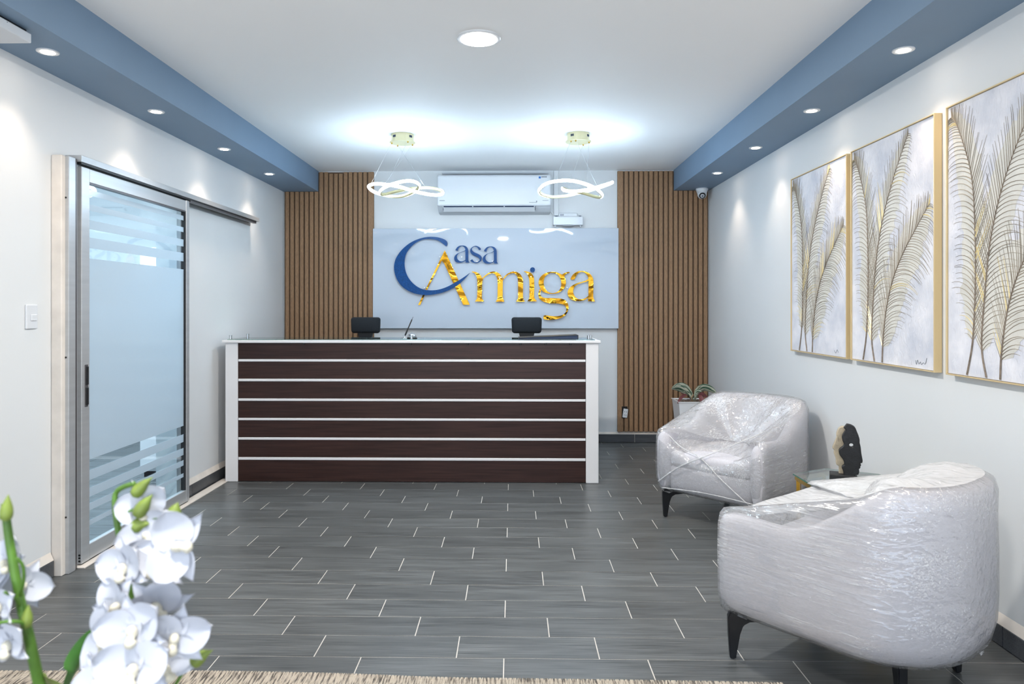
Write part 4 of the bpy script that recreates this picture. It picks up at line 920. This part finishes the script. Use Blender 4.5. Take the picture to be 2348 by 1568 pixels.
for k in range(34):
    z = 0.52-0.0135*k; row = []
    amp = 0.030*math.sin(PI*min(1, (k+2)/34))**0.7*(0.55+0.9*rr.random()) if k < 30 else 0.036-0.006*(k-30)
    for j in range(5):
        t_ = j/4
        q = Vector((-0.276, -0.309, z))+Vector((-0.64, -0.77, 0))*(amp*t_)+Vector((0.77, -0.64, 0))*(0.02*(rr.random()-0.5)*(0.4+t_))+Vector((0, 0, 0.012*(rr.random()-0.5)-0.02*t_*(k > 22)))
        row.append(bm.verts.new(q))
    G_.append(row)
for a, b in zip(G_, G_[1:]):
    for j in range(4): bm.faces.new((a[j], a[j+1], b[j+1], b[j]))
o = from_bm('film_tail', bm, M['film_rope'], c2, True)

# ------------------------------------------------------------------ hexagonal glass side table with the sculpture
tx, ty, tz, tr = 1.715, 3.70, 0.52, 0.262
tb = thing('side_table', 'hexagonal glass side table on gold legs between the two armchairs', 'table', (tx, ty, 0))
hexp = [(tx+tr*math.cos(PI/6+PI/3*k), ty+tr*math.sin(PI/6+PI/3*k)) for k in range(6)]
def hexring(bm, r0, r1, z0, z1):
    v = [[bm.verts.new((tx+r*math.cos(PI/6+PI/3*k), ty+r*math.sin(PI/6+PI/3*k), z)) for k in range(6)] for r, z in ((r0, z0), (r1, z0), (r1, z1), (r0, z1))]
    for a, b in zip(v, v[1:]+v[:1]):
        for k in range(6): bm.faces.new((a[k], a[(k+1) % 6], b[(k+1) % 6], b[k]))
    bmesh.ops.recalc_face_normals(bm, faces=bm.faces)
bm = bmesh.new(); A = [bm.verts.new((x, y, tz-0.007)) for x, y in hexp]; B = [bm.verts.new((x, y, tz)) for x, y in hexp]
bm.faces.new(A[::-1]); bm.faces.new(B)
for k in range(6): f_ = bm.faces.new((A[k], A[(k+1) % 6], B[(k+1) % 6], B[k])); f_.material_index = 1
from_bm('glass_top', bm, [M['glass_top'], M['glass_edge']], tb)
bm = bmesh.new(); hexring(bm, tr-0.040, tr-0.010, tz-0.032, tz-0.007); from_bm('top_rim', bm, M['gold_table'], tb)
bm = bmesh.new(); hexring(bm, tr-0.040, tr-0.015, 0.0, 0.02); from_bm('base_rim', bm, M['gold_table'], tb)
for k in range(6):
    a = PI/6+PI/3*k; d = Vector((math.cos(a), math.sin(a))); nn = Vector((-d.y, d.x))
    for s in (-1, 1):
        bm = bmesh.new(); vs = []
        for z, o_ in ((0.02, 0.006), (tz-0.03, 0.020)):
            c0 = Vector((tx, ty))+d*(tr-0.030)+nn*s*o_
            vs.append([bm.verts.new((*(c0+d*a1+nn*b1), z)) for a1, b1 in ((-0.009, -0.007), (0.009, -0.007), (0.009, 0.007), (-0.009, 0.007))])
        for i in range(4): bm.faces.new((vs[0][i], vs[0][(i+1) % 4], vs[1][(i+1) % 4], vs[1][i]))
        bm.faces.new(vs[0][::-1]); bm.faces.new(vs[1]); bmesh.ops.recalc_face_normals(bm, faces=bm.faces); from_bm('leg', bm, M['gold_table'], tb)
sx, sy = 1.705, 3.72
st = thing('face_sculpture', 'sculpture of a black and a beige face profile back to back on a black block', 'sculpture', (sx, sy, tz), math.radians(-23), local=True)
E_ = 2.22e-4
def prof2(P): return outline([((p[0]-420)*E_, (1440-p[1])*E_)+tuple(p[2:]) for p in P], 4)
blk = [(430,235,c),(480,165,c),(545,175),(610,210),(640,250),(670,330),(700,410),(720,490),(720,560),(740,650),(755,800),(780,950),(775,998,c),(745,1005,c),(738,1040),(747,1070),(725,1090,c),(735,1120),(705,1150,c),(710,1220),(695,1275,c),(630,1285,c),(622,1400,c),(430,1400,c),(415,1230),(385,1150),(440,1090,c),(425,1000),(390,930),(340,860),(322,780),(350,730),(415,670,c),(430,610),(400,530),(390,450),(420,370),(470,280,c)]
bei = [(470,260,c),(400,258),(345,290),(310,360),(292,440),(302,480),(270,580),(210,745,c),(245,790,c),(240,870),(255,910),(280,1000),(290,1110),(345,1150,c),(345,1400,c),(440,1400,c),(470,1090,c),(455,1000),(375,860),(352,780),(445,670,c),(460,610),(420,450),(450,370)]
hole = [(565+62*math.cos(2*PI*k/20), 627+62*math.sin(2*PI*k/20)) for k in range(20)]
slit = [(318,490),(340,505),(352,560),(340,605),(322,570)]
me = plate_mesh('black_face', [prof2(blk), prof2(hole)], 0.028, 0.004); me.transform(Matrix.Translation((0.002, -0.018, 0.0))); link('black_face', me, M['statue_black'], st)
me = plate_mesh('beige_face', [prof2(bei), prof2(slit)], 0.036, 0.004); me.transform(Matrix.Translation((-0.002, 0.026, 0.0))); o = link('beige_face', me, M['statue_grey'], st); o['label'] = 'beige face profile turned left'
box('plinth', -0.066, 0.062, -0.045, 0.050, 0.0, 0.026, M['statue_black'], st, 0.003)

# ------------------------------------------------------------------ potted plant by the back wall
px_, py_ = 1.745, 7.05
pp = thing('potted_plant', 'white tapered square pot with a striped-leaf plant before the right slatted panel', 'plant', (px_, py_, 0))
bm = bmesh.new(); vs = []
for h_, z in ((0.105, 0.0), (0.150, 0.49), (0.158, 0.492), (0.158, 0.498), (0.140, 0.498), (0.136, 0.470)):
    vs.append([bm.verts.new((px_+sx_*h_, py_+sy_*h_, z)) for sx_, sy_ in ((-1, -1), (1, -1), (1, 1), (-1, 1))])
for a, b in zip(vs, vs[1:]):
    for i in range(4): bm.faces.new((a[i], a[(i+1) % 4], b[(i+1) % 4], b[i]))
bm.faces.new(vs[0][::-1]); bm.faces.new(vs[-1]); bmesh.ops.recalc_face_normals(bm, faces=bm.faces)
po = from_bm('pot', bm, M['pot'], pp)
bm = bmesh.new(); bmesh.ops.create_grid(bm, x_segments=16, y_segments=16, size=0.135, matrix=Matrix.Translation((px_, py_, 0.486)))
for q in bm.verts: q.co.z += 0.014*mnoise.noise(q.co*40)
from_bm('soil', bm, M['soil'], pp)
def leaf_mesh(pts, width, name, m, parent, cup=0.12, n=8, roll=0.0, tipw=0.0, peak=0.5):
    P = cr(pts, n); L = len(P); me = bpy.data.meshes.new(name); V = []; F = []; UV = []
    for i, p in enumerate(P):
        t_ = i/(L-1); tg = (P[min(i+1, L-1)]-P[max(i-1, 0)]).normalized(); sd = tg.cross(Vector((0, 0, 1)))
        if sd.length < 0.05: sd = Vector((1, 0, 0))
        sd.normalize(); up = sd.cross(tg).normalized(); sd2 = sd*math.cos(roll)+up*math.sin(roll); up2 = sd2.cross(tg)
        pw = math.log(0.5)/math.log(peak); w_ = width*max(tipw*(t_ > 0.5), math.sin(PI*min(max(t_, 0.0), 1.0)**pw)**0.8 if 0 < t_ < 1 else 0.02)
        for k in range(-2, 3):
            V.append(p+sd2*w_*k/2+up2*(abs(k)/2)**2*w_*cup*2); UV.append((k/4+0.5, t_))
    for i in range(L-1):
        for k in range(4): F.append((i*5+k, i*5+k+5, i*5+k+6, i*5+k+1))
    me.from_pydata([tuple(v_) for v_ in V], [], F); uvl = me.uv_layers.new()
    for lp in me.loops: uvl.data[lp.index].uv = UV[lp.vertex_index]
    return link(name, me, m, parent, True)
bx = Vector((px_, py_-0.02, 0.50))
for nm, pts, wd, mm, cup, roll in (
    ('a', [(0.02, 0, -0.01), (-0.03, -0.02, 0.07), (-0.12, -0.05, 0.125), (-0.21, -0.08, 0.120)], 0.055, 'varleaf', 0.15, -0.95),
    ('b', [(0.03, 0, -0.01), (0.06, -0.01, 0.08), (0.13, -0.03, 0.115), (0.23, -0.05, 0.075)], 0.052, 'varleaf', 0.15, 0.85),
    ('c', [(0.02, -0.02, -0.01), (0.045, -0.10, 0.05), (0.062, -0.16, 0.0), (0.072, -0.185, -0.045)], 0.028, 'varleaf', 0.3, 0.0),
    ('d', [(0.0, 0, -0.01), (-0.05, -0.03, 0.05), (-0.11, -0.09, 0.035), (-0.165, -0.13, -0.02)], 0.018, 'varleaf_red', 0.3, 0.3),
    ('e', [(0.03, 0.02, -0.01), (0.07, 0.03, 0.05), (0.12, 0.03, 0.045), (0.165, 0.02, 0.01)], 0.026, 'varleaf_red', 0.2, -0.6),
    ('f', [(0.0, 0.03, -0.01), (-0.01, 0.04, 0.06), (-0.04, 0.05, 0.075), (-0.09, 0.05, 0.05)], 0.024, 'varleaf_red', 0.2, 0.3),
    ('g', [(0.03, -0.02, -0.01), (0.035, -0.03, 0.05), (0.05, -0.05, 0.085), (0.075, -0.09, 0.09)], 0.022, 'varleaf', 0.3, 0.9)):
    leaf_mesh([bx+Vector(p) for p in pts], wd, 'leaf', M[mm], pp, cup, roll=roll, peak=0.62)
bm = bmesh.new()
tube(bm, [bx+Vector(p) for p in ((0.01, 0, -0.02), (0.0, -0.01, 0.03), (0.015, -0.02, 0.055))], 0.006); from_bm('stalk', bm, M['stalk'], pp, True)

# ------------------------------------------------------------------ rug
v = []; f = []; rnd = random.Random(3); NX = 60
edge = cr([(-2.05, 2.70, 0), (-1.6, 2.706, 0), (-1.245, 2.714, 0), (-0.95, 2.712, 0), (-0.6, 2.702, 0), (-0.288, 2.684, 0), (0.1, 2.680, 0), (0.527, 2.676, 0), (1.0, 2.668, 0)], 8)
for i, p in enumerate(edge):
    for j, (dy, z) in enumerate(((0.0, 0.001), (0.0, 0.008), (-0.006, 0.011), (-0.030, 0.011), (-0.034, 0.009), (-0.6, 0.009), (-2.4, 0.009), (-2.4, 0.001))):
        v.append((p.x, (p.y if j < 5 else 2.70)+dy, z))
for i in range(len(edge)-1):
    for j in range(7): f.append((i*8+j, i*8+j+1, i*8+j+9, i*8+j+8))
f.append(tuple(range(8))); f.append(tuple((len(edge)-1)*8+j for j in range(7, -1, -1)))
rg = pyd('rug', v, f, M['rug'], None, False); tag(rg, 'beige and grey woven rug along the bottom edge of the picture', 'rug')
bm = bmesh.new()
for i in range(len(edge)-1):
    for s in range(3):
        a = edge[i].lerp(edge[i+1], s/3+0.02); b = edge[i].lerp(edge[i+1], s/3+0.30)
        if a.x > 1.0: continue
        add_box(bm, a.x, b.x, a.y-0.016-0.004*rnd.random(), a.y+0.003, 0.0005, 0.0135, 0.002)
o = from_bm('binding_stitches', bm, M['rug'], rg); o['kind'] = 'stuff'

# ------------------------------------------------------------------ orchid in the foreground
OX, OY = -0.40, 0.74
oc = thing('orchid', 'white orchid with green buds, in front of the glass door at lower left', 'plant', (-0.52, 0.80, 0))
def at(u, v_, d): return Vector(((u-1176)*d/1640, d, EYE-(v_-706)*d/1640))      # photo measure -> metres at distance d
bm = bmesh.new(); lathe(bm, [(0.07, 0.0115), (0.085, 0.02), (0.06, 0.25), (0.05, 0.5), (0.065, 0.70), (0.10, 0.80), (0.098, 0.80), (0.06, 0.72)], (-0.52, 0.80, 0), 32); from_bm('vase', bm, M['pot'], oc, True)
def stem(pts, r0, r1):
    P = cr(pts, 8); bm = bmesh.new(); n = len(P); tube(bm, P, [r0+(r1-r0)*i/(n-1) for i in range(n)], 8); from_bm('stem', bm, M['stem'], oc, True)
stem([Vector((-0.50, 0.80, 0.74)), at(330, 1640, 0.78), at(300, 1500, 0.79), at(292, 1380, 0.79), at(266, 1245, 0.78), at(254, 1160, 0.78), at(262, 1128, 0.78), at(300, 1112, 0.77)], 0.0045, 0.0026)
stem([Vector((-0.54, 0.80, 0.74)), at(95, 1680, 0.74), at(72, 1560, 0.72), at(50, 1460, 0.71), at(33, 1390, 0.71), at(14, 1290, 0.71), at(2, 1215, 0.71), at(-4, 1160, 0.71)], 0.0060, 0.0036)
stem([at(257, 1200, 0.78), at(272, 1185, 0.775), at(300, 1172, 0.77)], 0.0020, 0.0016)
stem([at(318, 1215, 0.775), at(340, 1195, 0.77), at(360, 1192, 0.77)], 0.0020, 0.0016)
stem([at(330, 1640, 0.76), at(385, 1590, 0.74), at(420, 1540, 0.735), at(445, 1525, 0.73)], 0.0022, 0.0016)
stem([at(30, 1380, 0.71), at(40, 1340, 0.70), at(38, 1305, 0.695), at(24, 1287, 0.69)], 0.0018, 0.0014)
stem([at(52, 1480, 0.71), at(38, 1440, 0.70), at(10, 1434, 0.69), at(-20, 1438, 0.69)], 0.0020, 0.0016)
stem([at(36, 1405, 0.71), at(20, 1380, 0.70), at(-5, 1366, 0.69)], 0.0018, 0.0014)
def bud(p0, p1, w_):
    P = cr([p0, p0.lerp(p1, 0.5)+Vector((0, 0, 0.002)), p1], 5); n = len(P); bm = bmesh.new()
    tube(bm, P, [max(0.0006, w_*math.sin(PI*(0.12+0.88*(i/(n-1))**0.62))**1.15) for i in range(n)], 10); from_bm('bud', bm, M['bud'], oc, True)
bud(at(298, 1142, 0.77), at(342, 1098, 0.77), 0.0068); bud(at(306, 1190, 0.765), at(342, 1138, 0.765), 0.0078); bud(at(302, 1214, 0.77), at(334, 1206, 0.765), 0.0095)
bud(at(388, 1196, 0.775), at(402, 1156, 0.775), 0.0080); bud(at(436, 1530, 0.73), at(482, 1497, 0.73), 0.0070); bud(at(404, 1548, 0.735), at(424, 1512, 0.735), 0.0050); bud(at(-2, 1200, 0.70), at(4, 1140, 0.70), 0.0062)
bud(at(46, 1450, 0.705), at(52, 1395, 0.705), 0.0055)
def petal(parent, ang, L, W_, tilt, pointed, seed):
    """petal in the bloom's own frame: bloom faces +z, petal grows along ang"""
    rnd = random.Random(seed); V = []; F = []; nu, nv = 10, 7
    d = Vector((math.cos(ang), math.sin(ang), 0)); n_ = Vector((-d.y, d.x, 0)); curl = rnd.uniform(-0.25, 0.2)
    for i in range(nu):
        t_ = i/(nu-1)
        prof_ = (math.sin(PI*(0.10+0.90*t_)**0.85))**(0.9 if pointed else 0.55) if t_ < 1 else 0.0
        if pointed: prof_ *= (1-0.35*t_)
        r = L*t_; z = L*(tilt*t_+curl*t_*t_*t_)
        for j in range(nv):
            s_ = -1+2*j/(nv-1)
            V.append(d*r*(1-0.06*s_*s_*t_)+n_*s_*W_*prof_+Vector((0, 0, z+0.18*W_*s_*s_+0.03*W_*math.sin(5*t_+3*s_+seed))))
    for i in range(nu-1):
        for j in range(nv-1): F.append((i*nv+j, i*nv+j+1, (i+1)*nv+j+1, (i+1)*nv+j))
    me = bpy.data.meshes.new('petal'); me.from_pydata([tuple(q) for q in V], [], F); me.materials.append(M['petal'])
    for p in me.polygons: p.use_smooth = True
    o = bpy.data.objects.new('petal', me); COL.objects.link(o); o.parent = parent
def bloom(u, v_, d, size, face, spin, seed):
    c0 = at(u, v_, d)
    bm = bmesh.new(); k = size
    bmesh.ops.create_uvsphere(bm, u_segments=12, v_segments=8, radius=1, matrix=Matrix.Translation((0, 0, 0.10*k)) @ Matrix.Diagonal((0.13*k, 0.17*k, 0.16*k, 1)))
    tube(bm, cr([(0, -0.05*k, 0.10*k), (0, -0.20*k, 0.22*k), (0, -0.36*k, 0.16*k)], 5), [0.13*k, 0.12*k, 0.11*k, 0.10*k, 0.11*k, 0.13*k, 0.15*k, 0.15*k, 0.12*k, 0.08*k, 0.03*k], 10)
    me = bpy.data.meshes.new('bloom'); bm.to_mesh(me); bm.free(); me.materials.append(M['lip'])
    for p in me.polygons: p.use_smooth = True
    o = bpy.data.objects.new('bloom', me); COL.objects.link(o); o.parent = oc; o.matrix_parent_inverse = Matrix.Translation(-oc.location)
    o.location = c0; o.rotation_mode = 'QUATERNION'
    fv = Vector(face).normalized()
    o.rotation_quaternion = fv.to_track_quat('Z', 'Y') @ Matrix.Rotation(spin, 3, 'Z').to_quaternion()
    for i in range(3): petal(o, PI/2+i*2*PI/3, 1.0*k, 0.30*k, 0.05, True, seed+i)
    for s in (-1, 1): petal(o, PI/2+s*1.15, 0.98*k, 0.50*k, 0.16, False, seed+7+s)
px2m = 0.75/1640
for i, (u, v_, d, sz, face, spin) in enumerate((
    (400, 1258, 0.72, 92, (0.35, -0.9, 0.25), 1.45), (322, 1170, 0.775, 72, (0.1, -0.8, 0.1), 0.35), (278, 1310, 0.735, 80, (-0.3, -0.9, 0.15), 0.3),
    (352, 1300, 0.75, 86, (0.05, -0.95, 0.35), 0.0), (352, 1395, 0.73, 84, (0.3, -0.9, -0.1), 0.7), (262, 1400, 0.725, 84, (-0.4, -0.85, 0.1), -0.4),
    (300, 1455, 0.70, 92, (-0.15, -0.95, 0.2), 0.35), (392, 1470, 0.71, 88, (0.45, -0.85, 0.0), -0.25), (238, 1480, 0.715, 96, (-0.5, -0.8, 0.0), 1.25),
    (300, 1545, 0.69, 98, (0.0, -0.95, 0.25), 0.1), (372, 1540, 0.72, 80, (0.5, -0.8, 0.1), 0.5), (222, 1575, 0.705, 84, (-0.5, -0.8, 0.3), 0.9),
    (330, 1235, 0.765, 70, (0.2, -0.9, 0.3), 0.6),
    (38, 1352, 0.73, 66, (0.5, -0.7, 0.1), -0.55), (8, 1488, 0.70, 74, (-0.3, -0.9, 0.0), 0.3), (2, 1300, 0.72, 70, (-0.2, -0.9, 0.2), 0.9), (-14, 1400, 0.70, 66, (-0.4, -0.9, 0.0), 0.2))):
    bloom(u, v_, d, sz*px2m*d/0.75, face, spin, i*20)
leaf_mesh([Vector((-0.53, 0.82, 0.78)), at(140, 1640, 0.82), at(165, 1540, 0.84), at(200, 1450, 0.85)], 0.024, 'leaf', M['leaf'], oc, 0.15, roll=1.2, peak=0.4)
leaf_mesh([Vector((-0.51, 0.84, 0.78)), at(240, 1640, 0.82), at(232, 1580, 0.82), at(205, 1500, 0.83)], 0.020, 'leaf', M['leaf'], oc, 0.15, roll=1.0, peak=0.4)
leaf_mesh([at(296, 1540, 0.80), at(303, 1500, 0.80), at(306, 1460, 0.80)], 0.009, 'leaf', M['stem'], oc, 0.1, roll=1.2)
leaf_mesh([Vector((-0.51, 0.78, 0.78)), at(120, 1640, 0.76), at(105, 1585, 0.74), at(90, 1562, 0.72)], 0.020, 'leaf', M['bud'], oc, 0.15, roll=0.6)
for o in list(bpy.data.objects):
    if 'local' in o.keys(): del o['local']
